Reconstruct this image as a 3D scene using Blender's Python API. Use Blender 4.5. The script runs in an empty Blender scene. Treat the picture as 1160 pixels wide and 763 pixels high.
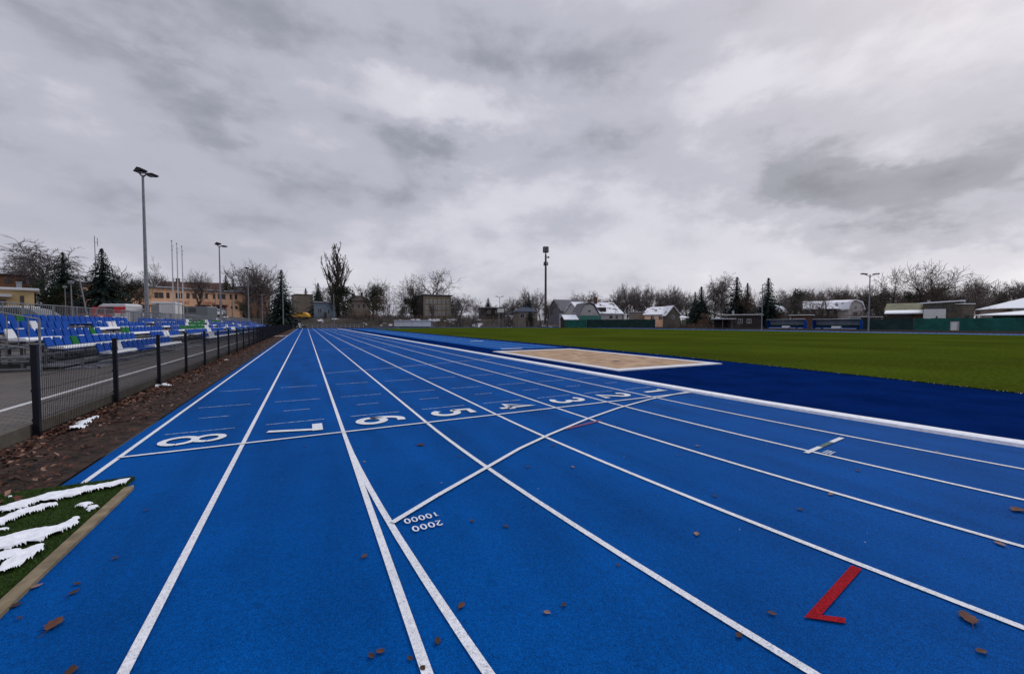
import bpy, math, random
from math import sin, cos, tan, pi, radians, hypot, atan2, exp, sqrt
from mathutils import Vector, noise
C = bpy.context.scene.collection
# ------------------------------------------------------------------ camera
FPX, YAW, PITCH, CH, CX = 457.1, .4723, .035, 1.588, -7.782
FW = Vector((sin(YAW)*cos(PITCH), cos(YAW)*cos(PITCH), -sin(PITCH)))
RT = Vector((cos(YAW), -sin(YAW), 0)); UP = RT.cross(FW)
CAM = Vector((CX, 0, CH))
def ray(x, y): return FW + RT*((x-580)/FPX) + UP*((381.5-y)/FPX)
def G(x, y, z=0):                       # surveyed ground point
    r = ray(x, y); t = (z-CH)/r.z; return CAM + r*t
def at(px, d):                          # plan position at bearing px and distance d along the view
    r = ray(px, 365.5); p = CAM + r*(d/1.0); return (p.x, p.y)
def onX(px, X):
    r = ray(px, 365.5); t = (X-CX)/r.x; return (X, r.y*t)
def dep(x, y): return (x-CX)*sin(YAW) + y*cos(YAW)
def ZH(py, d): return CH + (365.5-py)*d/FPX
def sm(t): t = max(0, min(1, t)); return t*t*(3-2*t)
def terr(x, y):
    a = sm((-19.5-x)/3)*(1.15 + 1.9*sm((y-55)/50))
    b = sm((y-136.5)/6)*3.1*(1-.8*sm((x-60)/30))
    c = sm((y-170)/160)*2.5 + sm((x-95)/200)*2
    n = .12*noise.noise(Vector((x*.08, y*.08, 0)))*sm((hypot(max(0, x-84), max(0, -20-x, y-137)))/8)
    return max(a, b) + c - .09 + n
bpy.context.scene.render.resolution_x = 1024; bpy.context.scene.render.resolution_y = 673
cd = bpy.data.cameras.new('camera'); cam = bpy.data.objects.new('camera', cd); C.objects.link(cam)
cd.sensor_width = 36; cd.lens = FPX/1160*36; cd.clip_start = .05; cd.clip_end = 3000
from mathutils import Matrix
cam.matrix_world = Matrix(((RT.x, UP.x, -FW.x, CAM.x), (RT.y, UP.y, -FW.y, CAM.y), (RT.z, UP.z, -FW.z, CAM.z), (0, 0, 0, 1)))
bpy.context.scene.camera = cam
cy = bpy.context.scene.cycles; cy.max_bounces = 4; cy.diffuse_bounces = 2; cy.glossy_bounces = 2; cy.transparent_max_bounces = 2
vs = bpy.context.scene.view_settings; vs.view_transform = 'Standard'; vs.look = 'None'; vs.exposure = 0
# ------------------------------------------------------------------ mesh builder
class MB:
    def __init__(s): s.v = []; s.f = []; s.mi = []; s.m = 0
    def face(s, pts):
        n = len(s.v); s.v += [tuple(p) for p in pts]; s.f.append(tuple(range(n, n+len(pts)))); s.mi.append(s.m)
    def box(s, x0, x1, y0, y1, z0, z1):
        n = len(s.v)
        s.v += [(x, y, z) for z in (z0, z1) for (x, y) in ((x0, y0), (x1, y0), (x1, y1), (x0, y1))]
        for q in ((3, 2, 1, 0), (4, 5, 6, 7), (0, 1, 5, 4), (1, 2, 6, 5), (2, 3, 7, 6), (3, 0, 4, 7)):
            s.f.append(tuple(n+i for i in q)); s.mi.append(s.m)
    def prism(s, poly, ax, a0, a1):     # poly of 2-D points extruded along axis ax
        def mk(p, a):
            return {'x': (a, p[0], p[1]), 'y': (p[0], a, p[1]), 'z': (p[0], p[1], a)}[ax]
        n = len(s.v); k = len(poly)
        s.v += [mk(p, a0) for p in poly] + [mk(p, a1) for p in poly]
        s.f.append(tuple(n+i for i in range(k))[::-1]); s.f.append(tuple(n+k+i for i in range(k)))
        for i in range(k):
            j = (i+1) % k; s.f.append((n+i, n+j, n+k+j, n+k+i))
        s.mi += [s.m]*(k+2)
    def tube(s, p0, p1, r0, r1=None, n=6, cap=True):
        r1 = r0 if r1 is None else r1
        p0 = Vector(p0); p1 = Vector(p1); d = p1-p0
        if d.length < 1e-6: return
        a = d.orthogonal().normalized(); b = d.normalized().cross(a); k = len(s.v)
        for (p, r) in ((p0, r0), (p1, r1)):
            for i in range(n):
                t = 2*pi*i/n; s.v.append(tuple(p + a*(r*cos(t)) + b*(r*sin(t))))
        for i in range(n):
            j = (i+1) % n; s.f.append((k+i, k+j, k+n+j, k+n+i)); s.mi.append(s.m)
        if cap:
            s.f.append(tuple(k+i for i in range(n))[::-1]); s.f.append(tuple(k+n+i for i in range(n))); s.mi += [s.m]*2
    def path(s, pts, r, n=6):
        for a, b in zip(pts, pts[1:]): s.tube(a, b, r, r, n)
    def ribbon(s, pts, w, z):           # flat painted line through 2-D points
        L = []
        for i, p in enumerate(pts):
            a = Vector(pts[max(0, i-1)][:2]); b = Vector(pts[min(len(pts)-1, i+1)][:2]); d = (b-a).normalized(); nrm = Vector((-d.y, d.x))
            L.append((Vector(p[:2])+nrm*w/2, Vector(p[:2])-nrm*w/2))
        n = len(s.v)
        for a, b in L: s.v += [(a.x, a.y, z), (b.x, b.y, z)]
        for i in range(len(L)-1): s.f.append((n+2*i, n+2*i+1, n+2*i+3, n+2*i+2)); s.mi.append(s.m)
    def sphere(s, c, rx, ry, rz, nu=10, nv=6):
        n = len(s.v)
        for j in range(nv+1):
            t = pi*j/nv
            for i in range(nu):
                u = 2*pi*i/nu; s.v.append((c[0]+rx*sin(t)*cos(u), c[1]+ry*sin(t)*sin(u), c[2]+rz*cos(t)))
        for j in range(nv):
            for i in range(nu):
                k = (i+1) % nu; s.f.append((n+j*nu+i, n+(j+1)*nu+i, n+(j+1)*nu+k, n+j*nu+k)); s.mi.append(s.m)
    def mesh(s, name, mats, smooth=False):
        me = bpy.data.meshes.new(name); me.from_pydata(s.v, [], s.f)
        for m in (mats if isinstance(mats, (list, tuple)) else [mats]): me.materials.append(m)
        me.polygons.foreach_set('material_index', s.mi)
        if smooth: me.polygons.foreach_set('use_smooth', [True]*len(s.f))
        me.update(); return me
    def build(s, name, mats, parent=None, smooth=False, **kw):
        o = bpy.data.objects.new(name, s.mesh(name, mats, smooth)); C.objects.link(o)
        if parent: o.parent = parent
        return tag(o, **kw)
def tag(o, label=None, cat=None, group=None, kind=None):
    if label: o['label'] = label
    if cat: o['category'] = cat
    if group: o['group'] = group
    if kind: o['kind'] = kind
    return o
def empty(name, loc=(0, 0, 0), rz=0, **kw):
    o = bpy.data.objects.new(name, None); C.objects.link(o); o.location = loc; o.rotation_euler = (0, 0, rz); o.empty_display_size = .2
    return tag(o, **kw)
KIDS = {}
def copy_tree(o, parent=None):
    c = o.copy(); C.objects.link(c)
    if parent: c.parent = parent
    for ch in [q for q in o.children]: copy_tree(ch, c)
    return c
# ------------------------------------------------------------------ materials
def nt(name):
    m = bpy.data.materials.new(name); m.use_nodes = True; t = m.node_tree; return m, t, t.nodes['Principled BSDF']
def mat(name, col, rough=.7, var=.15, scale=3, bump=0, bscale=None, metal=0, col2=None, thr=None, spec=.3, coord='Object', detail=4, alpha=None):
    m, t, b = nt(name); N = t.nodes; L = t.links
    b.inputs['Roughness'].default_value = rough; b.inputs['Metallic'].default_value = metal; b.inputs['Specular IOR Level'].default_value = spec
    tc = N.new('ShaderNodeTexCoord'); no = N.new('ShaderNodeTexNoise'); no.inputs['Scale'].default_value = scale; no.inputs['Detail'].default_value = detail
    if coord == 'World':
        geo = N.new('ShaderNodeNewGeometry'); src = geo.outputs['Position']
    else: src = tc.outputs['Object']
    L.new(src, no.inputs['Vector'])
    r = N.new('ShaderNodeValToRGB')
    c2 = col2 if col2 else tuple(min(1, c*(1+var)) for c in col); c1 = col if col2 else tuple(c*(1-var) for c in col)
    lo, hi = thr if thr else (.3, .7)
    r.color_ramp.elements[0].position = lo; r.color_ramp.elements[1].position = hi
    r.color_ramp.elements[0].color = (*c1, 1); r.color_ramp.elements[1].color = (*c2, 1)
    L.new(no.outputs['Fac'], r.inputs['Fac']); L.new(r.outputs['Color'], b.inputs['Base Color'])
    if bump:
        n2 = N.new('ShaderNodeTexNoise'); n2.inputs['Scale'].default_value = bscale or scale*4; n2.inputs['Detail'].default_value = 3; L.new(src, n2.inputs['Vector'])
        bp = N.new('ShaderNodeBump'); bp.inputs['Strength'].default_value = 1; bp.inputs['Distance'].default_value = bump
        L.new(n2.outputs['Fac'], bp.inputs['Height']); L.new(bp.outputs['Normal'], b.inputs['Normal'])
    return m
def granular(name, c, dark=.55, light=1.5, flecks=False, big=.12, rough=.75, gs=170, spec=.025, pits=None, streaks=False):
    """sprayed rubber granules: fine speckle over slow tonal drift"""
    m, t, b = nt(name); N = t.nodes; L = t.links
    geo = N.new('ShaderNodeNewGeometry'); P = geo.outputs['Position']
    def nz(s, d=2, r=.6):
        n = N.new('ShaderNodeTexNoise'); n.inputs['Scale'].default_value = s; n.inputs['Detail'].default_value = d; n.inputs['Roughness'].default_value = r; L.new(P, n.inputs['Vector']); return n.outputs['Fac']
    def ramp(f, a, b_, c0, c1):
        r = N.new('ShaderNodeValToRGB'); e = r.color_ramp.elements; e[0].position = a; e[1].position = b_; e[0].color = (c0, c0, c0, 1); e[1].color = (c1, c1, c1, 1); L.new(f, r.inputs['Fac']); return r.outputs['Color']
    def mul(a, b_):
        x = N.new('ShaderNodeMix'); x.data_type = 'RGBA'; x.blend_type = 'MULTIPLY'; x.inputs[0].default_value = 1
        L.new(a, x.inputs[6]); 
        if isinstance(b_, tuple): x.inputs[7].default_value = (*b_, 1)
        else: L.new(b_, x.inputs[7])
        return x.outputs[2]
    f1 = nz(gs, 2, .7); col = mul(ramp(f1, .33, .68, dark, light), c)
    col = mul(col, ramp(nz(38, 3), .3, .7, .86, 1.14))
    col = mul(col, ramp(nz(.9, 5), .3, .7, 1-big, 1+big))
    if flecks:
        vo = N.new('ShaderNodeTexVoronoi'); vo.inputs['Scale'].default_value = 5; L.new(P, vo.inputs['Vector'])
        lt = N.new('ShaderNodeMath'); lt.operation = 'LESS_THAN'; lt.inputs[1].default_value = .022; L.new(vo.outputs['Distance'], lt.inputs[0])
        gt = N.new('ShaderNodeMath'); gt.operation = 'GREATER_THAN'; gt.inputs[1].default_value = .72
        sp = N.new('ShaderNodeSeparateColor'); L.new(vo.outputs['Color'], sp.inputs[0]); L.new(sp.outputs[0], gt.inputs[0])
        mm = N.new('ShaderNodeMath'); mm.operation = 'MULTIPLY'; L.new(lt.outputs[0], mm.inputs[0]); L.new(gt.outputs[0], mm.inputs[1])
        x = N.new('ShaderNodeMix'); x.data_type = 'RGBA'; L.new(mm.outputs[0], x.inputs[0]); L.new(col, x.inputs[6]); x.inputs[7].default_value = (.5, .55, .6, 1); col = x.outputs[2]
    if pits:
        pr = ramp(f1, .29, .38, .9, 0); pr2 = ramp(nz(55, 3), .33, .40, .5, 0); ad = N.new('ShaderNodeMath'); ad.operation = 'MAXIMUM'; L.new(pr, ad.inputs[0]); L.new(pr2, ad.inputs[1])
        x = N.new('ShaderNodeMix'); x.data_type = 'RGBA'; L.new(ad.outputs[0], x.inputs[0]); L.new(col, x.inputs[6]); x.inputs[7].default_value = (*pits, 1); col = x.outputs[2]
    if streaks:
        mp = N.new('ShaderNodeMapping'); mp.inputs['Scale'].default_value = (1, .12, 1); L.new(P, mp.inputs['Vector']); n = N.new('ShaderNodeTexNoise'); n.inputs['Scale'].default_value = 2.2; n.inputs['Detail'].default_value = 6; L.new(mp.outputs[0], n.inputs['Vector'])
        col = mul(col, ramp(n.outputs['Fac'], .32, .62, .84, 1.07)); col = mul(col, ramp(nz(5.5, 7, .75), .24, .42, .62, 1.0))
    L.new(col, b.inputs['Base Color']); b.inputs['Roughness'].default_value = rough; b.inputs['Specular IOR Level'].default_value = spec
    bp = N.new('ShaderNodeBump'); bp.inputs['Distance'].default_value = .0025; bp.inputs['Strength'].default_value = .8; L.new(f1, bp.inputs['Height']); L.new(bp.outputs['Normal'], b.inputs['Normal'])
    return m
M = {}
M['track'] = granular('track_rubber', (.0004, .063, .262), flecks=True, big=.13, streaks=True)
M['apron'] = granular('dark_track_rubber', (.0020, .0140, .088), dark=.4, light=1.75, flecks=True, big=.25, spec=0)
M['runway'] = granular('runway_rubber', (.0006, .080, .31), flecks=False)
M['line'] = granular('line_paint', (.78, .80, .84), dark=.72, light=1.06, big=.05, gs=140, pits=(.10, .17, .36))
M['thinline'] = mat('worn_line_paint', (.06, .2, .42), .6, col2=(.55, .62, .7), thr=(.35, .6), scale=30, coord='World')
M['red'] = granular('red_paint', (.30, .010, .018), dark=.4, light=1.4, big=.15)
M['faintred'] = mat('faint_red_paint', (.01, .06, .25), .7, col2=(.30, .02, .04), thr=(.35, .6), scale=22, coord='World')
M['greenp'] = mat('green_paint', (.002, .06, .055), .6, coord='World')
M['field'] = None
M['galv'] = mat('galvanised_steel', (.22, .23, .25), .5, .2, 8, metal=.3)
M['galvdark'] = mat('weathered_steel', (.14, .145, .155), .6, .2, 6)
M['navy'] = mat('navy_powder_coat', (.004, .005, .011), .45, .1, 5)
M['blueseat'] = mat('blue_plastic', (.001, .055, .31), .5, .15, 2, spec=.06)
M['greenseat'] = mat('green_plastic', (.004, .12, .03), .5, .12, 2, spec=.06)
M['whiteseat'] = mat('white_plastic', (.62, .63, .66), .5, .06, 2)
M['snow'] = mat('snow', (.80, .83, .88), .8, .12, 14, bump=.01, bscale=30)
M['oldsnow'] = mat('patchy_snow', (.10, .09, .085), .85, col2=(.78, .80, .85), thr=(.36, .46), scale=.55)
M['bark'] = mat('bark', (.055, .045, .040), .9, .3, 4)
M['twig'] = mat('twigs', (.11, .088, .078), .9, .35, 1.5)
M['birchbark'] = mat('birch_bark', (.04, .035, .035), .8, col2=(.32, .31, .31), thr=(.4, .55), scale=3)
M['purpletwig'] = mat('purple_twigs', (.13, .108, .108), .9, .3, 1.5)
M['redtwig'] = mat('rusty_twigs', (.12, .065, .042), .9, .3, 1.5)
M['needle'] = mat('spruce_needles', (.018, .032, .027), .8, .5, 2.0)
M['thuja'] = mat('thuja_leaves', (.016, .028, .011), .8, .5, 2.0)
M['ivy'] = mat('ivy_leaves', (.024, .030, .016), .7, .4, 2.0)
M['brownleaf'] = mat('withered_leaves', (.085, .038, .018), .8, .5, 2.0)
M['glass'] = mat('dark_glass', (.015, .018, .022), .12, .2, 2, spec=.6)
M['wframe'] = mat('white_frame', (.55, .55, .56), .5, .06, 4)
M['dframe'] = mat('dark_frame', (.06, .055, .055), .5, .1, 4)
M['yellowwall'] = mat('yellow_render', (.60, .44, .22), .85, .08, 1.2)
M['orangewall'] = mat('orange_render', (.82, .50, .31), .85, .10, .8)
M['brownwall'] = mat('brown_render', (.25, .13, .07), .85, .14, .8)
M['beige'] = mat('beige_render', (.24, .20, .16), .85, .14, .5)
M['greybeige'] = mat('grey_beige_render', (.22, .185, .135), .85, .2, .7)
M['bluegrey'] = mat('bluegrey_render', (.20, .26, .32), .85, .1, .9)
M['pale'] = mat('pale_render', (.42, .40, .38), .85, .12, .8)
M['white'] = mat('white_render', (.62, .63, .64), .8, .05, .9)
M['darkwood'] = mat('dark_timber', (.035, .028, .026), .8, .3, 2)
M['olive'] = mat('olive_roofing', (.15, .15, .09), .85, .25, 1.0)
M['timber'] = mat('grey_timber', (.11, .095, .075), .85, .3, 1.6)
M['brick'] = mat('red_brick', (.10, .055, .04), .85, .25, 3)
M['darkroof'] = mat('dark_roof_tiles', (.045, .035, .034), .8, .3, 2)
M['browntile'] = mat('brown_roof_tiles', (.09, .045, .035), .8, .25, 1.5)
M['greyroof'] = mat('grey_roof', (.13, .13, .15), .8, .2, 1.5)
M['blueroof'] = mat('navy_roof', (.02, .035, .07), .6, .2, 1.5)
M['door_red'] = mat('red_garage_door', (.22, .015, .02), .5, .1, 2)
M['redpaint'] = mat('red_letters', (.35, .03, .02), .6, .05, 2)
M['greennet'] = mat('green_windbreak_fabric', (.006, .085, .072), .7, .35, .7, bump=.05, bscale=2)
M['greendark'] = mat('dark_green_fabric', (.006, .028, .030), .7, .35, .7, bump=.05, bscale=2)
M['scaffold'] = mat('green_scaffold_net', (.04, .19, .15), .7, .25, 2)
M['blackh'] = mat('black_housing', (.010, .010, .012), .45, .1, 3)
M['lens'] = mat('lamp_lens', (.25, .27, .3), .25, .1, 3)
M['concrete'] = mat('concrete_edging', (.085, .075, .062), .9, .25, 5, bump=.004, coord='World')
M['yellowcar'] = mat('yellow_car_paint', (.70, .36, .03), .3, .03, 2, spec=.6)
M['whitecar'] = mat('white_car_paint', (.55, .56, .58), .3, .03, 2, spec=.6)
M['greycar'] = mat('grey_car_paint', (.12, .14, .15), .3, .05, 2, spec=.6)
M['redcar'] = mat('red_car_paint', (.30, .02, .02), .3, .05, 2, spec=.6)
M['rubber'] = mat('tyre_rubber', (.02, .02, .02), .8, .1, 4)
M['rim'] = mat('wheel_rim', (.3, .3, .32), .4, .1, 4, metal=.6)
M['lampw'] = mat('lamp_plastic', (.6, .6, .6), .2, .1, 4)
M['poly'] = mat('clear_polycarbonate', (.22, .26, .30), .2, .2, 1.2, spec=.6)
M['board'] = mat('timber_board', (.20, .16, .10), .85, .3, 9, bump=.003, coord='World')
M['redwhite'] = mat('red_stripe', (.45, .02, .03), .4, .05, 2)
M['sand'] = None
def custom_materials():
    # artificial turf field
    m, t, b = nt('field_turf'); N = t.nodes; L = t.links
    g = N.new('ShaderNodeNewGeometry')
    def nz(s, d, v=None):
        n = N.new('ShaderNodeTexNoise'); n.inputs['Scale'].default_value = s; n.inputs['Detail'].default_value = d; L.new(v or g.outputs['Position'], n.inputs['Vector']); return n.outputs['Fac']
    r = N.new('ShaderNodeValToRGB'); e = r.color_ramp.elements; e[0].position = .33; e[1].position = .7; e[0].color = (.034, .055, .005, 1); e[1].color = (.076, .104, .012, 1)
    L.new(nz(9, 6), r.inputs['Fac'])
    r2 = N.new('ShaderNodeValToRGB'); e = r2.color_ramp.elements; e[0].position = .35; e[1].position = .65; e[0].color = (.78, .74, .8, 1); e[1].color = (1.14, 1.12, 1.1, 1)
    L.new(nz(.12, 4), r2.inputs['Fac'])
    x = N.new('ShaderNodeMix'); x.data_type = 'RGBA'; x.blend_type = 'MULTIPLY'; x.inputs[0].default_value = 1; L.new(r.outputs[0], x.inputs[6]); L.new(r2.outputs[0], x.inputs[7])
    L.new(x.outputs[2], b.inputs['Base Color']); b.inputs['Roughness'].default_value = .95; b.inputs['Specular IOR Level'].default_value = 0
    bp = N.new('ShaderNodeBump'); bp.inputs['Distance'].default_value = .03; L.new(nz(25, 4), bp.inputs['Height']); L.new(bp.outputs[0], b.inputs['Normal'])
    M['field'] = m
    M['blade'] = mat('grass_blades', (.036, .078, .010), .8, .5, 25, spec=.1, coord='World')
    M['turfbase'] = mat('turf_thatch', (.018, .036, .008), .95, .4, 30, spec=.1, coord='World')
    M['sand'] = mat('sand', (.30, .19, .115), .95, col2=(.46, .32, .205), thr=(.35, .65), scale=1.6, bump=.05, bscale=4, coord='World', detail=8)
    M['soil'] = mat('soil', (.012, .008, .006), .95, col2=(.060, .034, .025), thr=(.33, .68), scale=6, bump=.06, bscale=22, coord='World', detail=9)
    # terrain: brown winter ground with thin snow in places
    m, t, b = nt('winter_ground'); N = t.nodes; L = t.links
    g = N.new('ShaderNodeNewGeometry')
    r = N.new('ShaderNodeValToRGB'); e = r.color_ramp.elements; e[0].position = .3; e[1].position = .7; e[0].color = (.018, .015, .012, 1); e[1].color = (.055, .043, .032, 1)
    L.new(nz2(N, L, g, .6, 8), r.inputs['Fac'])
    r2 = N.new('ShaderNodeValToRGB'); e = r2.color_ramp.elements; e[0].position = .57; e[1].position = .62; e[0].color = (0, 0, 0, 1); e[1].color = (1, 1, 1, 1)
    L.new(nz2(N, L, g, .22, 7), r2.inputs['Fac'])
    x = N.new('ShaderNodeMix'); x.data_type = 'RGBA'; L.new(r2.outputs[0], x.inputs[0]); L.new(r.outputs[0], x.inputs[6]); x.inputs[7].default_value = (.5, .5, .53, 1)
    L.new(x.outputs[2], b.inputs['Base Color']); b.inputs['Roughness'].default_value = .95
    M['ground'] = m
    # block paving
    m, t, b = nt('block_paving'); N = t.nodes; L = t.links
    g = N.new('ShaderNodeNewGeometry'); mp = N.new('ShaderNodeMapping'); mp.inputs['Rotation'].default_value = (0, 0, 0); L.new(g.outputs['Position'], mp.inputs['Vector'])
    br = N.new('ShaderNodeTexBrick'); br.inputs['Scale'].default_value = 1; br.inputs['Brick Width'].default_value = .2; br.inputs['Row Height'].default_value = .1; br.inputs['Mortar Size'].default_value = .012
    br.inputs['Color1'].default_value = (.082, .068, .058, 1); br.inputs['Color2'].default_value = (.125, .108, .094, 1); br.inputs['Mortar'].default_value = (.018, .014, .011, 1)
    L.new(mp.outputs[0], br.inputs['Vector'])
    r2 = N.new('ShaderNodeValToRGB'); e = r2.color_ramp.elements; e[0].position = .3; e[1].position = .7; e[0].color = (.6, .6, .62, 1); e[1].color = (1.15, 1.15, 1.15, 1)
    L.new(nz2(N, L, g, .7, 6), r2.inputs['Fac'])
    x = N.new('ShaderNodeMix'); x.data_type = 'RGBA'; x.blend_type = 'MULTIPLY'; x.inputs[0].default_value = 1; L.new(br.outputs[0], x.inputs[6]); L.new(r2.outputs[0], x.inputs[7])
    L.new(x.outputs[2], b.inputs['Base Color']); b.inputs['Roughness'].default_value = .7
    bp = N.new('ShaderNodeBump'); bp.inputs['Distance'].default_value = .006; bp.invert = True; L.new(br.outputs['Fac'], bp.inputs['Height']); L.new(bp.outputs[0], b.inputs['Normal'])
    M['paving'] = m
def nz2(N, L, g, s, d):
    n = N.new('ShaderNodeTexNoise'); n.inputs['Scale'].default_value = s; n.inputs['Detail'].default_value = d; L.new(g.outputs['Position'], n.inputs['Vector']); return n.outputs['Fac']
custom_materials()
S = dict(kind='structure')
# ------------------------------------------------------------------ world and sun
SUNEL, SUNAZ = radians(38), radians(75)          # azimuth clockwise from +Y
w = bpy.data.worlds.new('World'); bpy.context.scene.world = w; w.use_nodes = True
def build_sky():
    t = w.node_tree; N = t.nodes; L = t.links; bg = N['Background']
    def mth(op, a, b=None, c=None):
        n = N.new('ShaderNodeMath'); n.operation = op
        for i, v in enumerate((a, b, c)):
            if v is None: continue
            if isinstance(v, (int, float)): n.inputs[i].default_value = v
            else: L.new(v, n.inputs[i])
        return n.outputs[0]
    tc = N.new('ShaderNodeTexCoord'); sx = N.new('ShaderNodeSeparateXYZ'); L.new(tc.outputs['Generated'], sx.inputs[0])
    X, Y, Z = sx.outputs
    zc = mth('ADD', mth('MAXIMUM', Z, 0), .16)
    px = mth('DIVIDE', X, zc); py = mth('DIVIDE', Y, zc)
    cb = N.new('ShaderNodeCombineXYZ'); L.new(px, cb.inputs[0]); L.new(py, cb.inputs[1])
    cb = N.new('ShaderNodeCombineXYZ'); L.new(X, cb.inputs[0]); L.new(Y, cb.inputs[1]); L.new(mth('MULTIPLY', Z, 2.0), cb.inputs[2])
    def nz(s, d, r=.55, off=0, dist=0):
        n = N.new('ShaderNodeTexNoise'); n.inputs['Scale'].default_value = s; n.inputs['Detail'].default_value = d; n.inputs['Roughness'].default_value = r; n.inputs['Distortion'].default_value = dist
        a = N.new('ShaderNodeVectorMath'); a.operation = 'ADD'; L.new(cb.outputs[0], a.inputs[0]); a.inputs[1].default_value = (off, off*.7, off*.3); L.new(a.outputs[0], n.inputs['Vector']); return n.outputs['Fac']
    az = mth('ARCTAN2', X, Y); el = mth('ARCSINE', Z)
    w1 = mth('MULTIPLY', mth('SUBTRACT', nz(3.2, 6, .6, 3.1), .5), .50); w2 = mth('MULTIPLY', mth('SUBTRACT', nz(3.4, 6, .62, 8.3), .5), .30)
    azd = mth('ADD', az, w1); eld = mth('ADD', el, w2)
    v = mth('ADD', mth('MULTIPLY', mth('SUBTRACT', nz(2.6, 7, .56, 1.7, .25), .5), .72), mth('MULTIPLY', mth('SUBTRACT', nz(5.2, 6, .55, 5.2, .05), .5), .52))
    v = mth('ADD', v, .56)
    # broad cloud masses: pixel centre, half sizes (px), strength
    for (bx, by, rx, ry, a) in [(960, 205, 230, 50, -.42), (1100, 190, 120, 45, -.12), (850, 215, 70, 35, -.10), (1080, 60, 200, 60, .06), (180, 95, 170, 62, -.24), (15, 110, 60, 30, -.15), (480, 168, 75, 26, -.26), (400, 215, 75, 26, -.15),
                                (640, 175, 130, 40, -.09), (640, 322, 520, 30, .16), (430, 130, 120, 40, .10), (330, 170, 60, 30, .14), (1060, 130, 90, 30, .14), (330, 30, 260, 40, -.12), (500, 110, 200, 40, .16), (560, 235, 170, 34, .14), (700, 60, 160, 45, -.12), (850, 110, 160, 40, .20), (740, 270, 260, 36, .12), (1000, 290, 260, 30, .16), (1130, 285, 80, 25, .10),
                                (250, 245, 190, 34, -.12), (650, 262, 90, 16, -.10), (100, 175, 130, 30, -.06), (60, 25, 120, 40, -.06)]:
        r = ray(bx, by); r.normalize(); a0 = atan2(r.x, r.y); e0 = math.asin(r.z)
        r1 = ray(bx+rx, by); r2 = ray(bx, by-ry); r2.normalize()
        ra = max(.05, abs(atan2(r1.x, r1.y)-a0)); re = max(.02, abs(math.asin(r2.z)-e0))
        d = mth('ADD', mth('POWER', mth('ABSOLUTE', mth('DIVIDE', mth('SUBTRACT', azd, a0), ra)), 2), mth('POWER', mth('ABSOLUTE', mth('DIVIDE', mth('SUBTRACT', eld, e0), re)), 2))
        v = mth('ADD', v, mth('MULTIPLY', mth('EXPONENT', mth('MULTIPLY', d, -1)), a*.95))
    rp = N.new('ShaderNodeValToRGB'); cr = rp.color_ramp; cr.interpolation = 'EASE'
    st = [(0.0, (.165, .175, .205)), (.28, (.250, .262, .308)), (.52, (.400, .402, .466)), (.76, (.550, .545, .605)), (1, (.70, .69, .735))]
    cr.elements[0].position = 0; cr.elements[0].color = (*st[0][1], 1); cr.elements[1].position = 1; cr.elements[1].color = (*st[-1][1], 1)
    for p, c in st[1:-1]:
        e = cr.elements.new(p); e.color = (*c, 1)
    L.new(v, rp.inputs['Fac'])
    # brighter cloud overhead, as under real overcast
    gain = mth('ADD', 12.4, mth('MULTIPLY', mth('POWER', mth('MAXIMUM', mth('SUBTRACT', Z, .66), 0), 1), 40))
    sc = N.new('ShaderNodeVectorMath'); sc.operation = 'SCALE'; L.new(rp.outputs[0], sc.inputs[0]); L.new(gain, sc.inputs['Scale'])
    sky = N.new('ShaderNodeTexSky'); sky.sky_type = 'NISHITA'; sky.sun_disc = False; sky.sun_elevation = SUNEL; sky.sun_rotation = SUNAZ; sky.dust_density = 3
    mx = N.new('ShaderNodeMix'); mx.data_type = 'RGBA'; mx.inputs[0].default_value = .06; L.new(sc.outputs[0], mx.inputs[6]); L.new(sky.outputs[0], mx.inputs[7])
    L.new(mx.outputs[2], bg.inputs[0]); bg.inputs[1].default_value = .1
build_sky(); w.cycles.sampling_method = 'MANUAL'; w.cycles.sample_map_resolution = 256
sl = bpy.data.lights.new('sun', 'SUN'); sl.energy = .95; sl.angle = radians(14); sl.color = (1, .96, .9)
so = bpy.data.objects.new('sun', sl); C.objects.link(so)
so.rotation_euler = Vector((-sin(SUNAZ)*cos(SUNEL), -cos(SUNAZ)*cos(SUNEL), -sin(SUNEL))).to_track_quat('-Z', 'Y').to_euler()
# ------------------------------------------------------------------ terrain
def terrain():
    xs = [-900, -500, -300, -200, -150, -120, -100] + [-90+2.5*i for i in range(88)] + [135, 150, 180, 220, 300, 400, 600, 1000]
    ys = [-200, -100, -50] + [-25+2.5*i for i in range(84)] + [190, 210, 240, 280, 340, 450, 700, 1200, 2000]
    mb = MB(); nx = len(xs)
    for y in ys:
        for x in xs: mb.v.append((x, y, terr(x, y)))
    for j in range(len(ys)-1):
        for i in range(nx-1): mb.f.append((j*nx+i, j*nx+i+1, (j+1)*nx+i+1, (j+1)*nx+i)); mb.mi.append(0)
    mb.build('ground', M['ground'], smooth=True, **S)
terrain()
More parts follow.
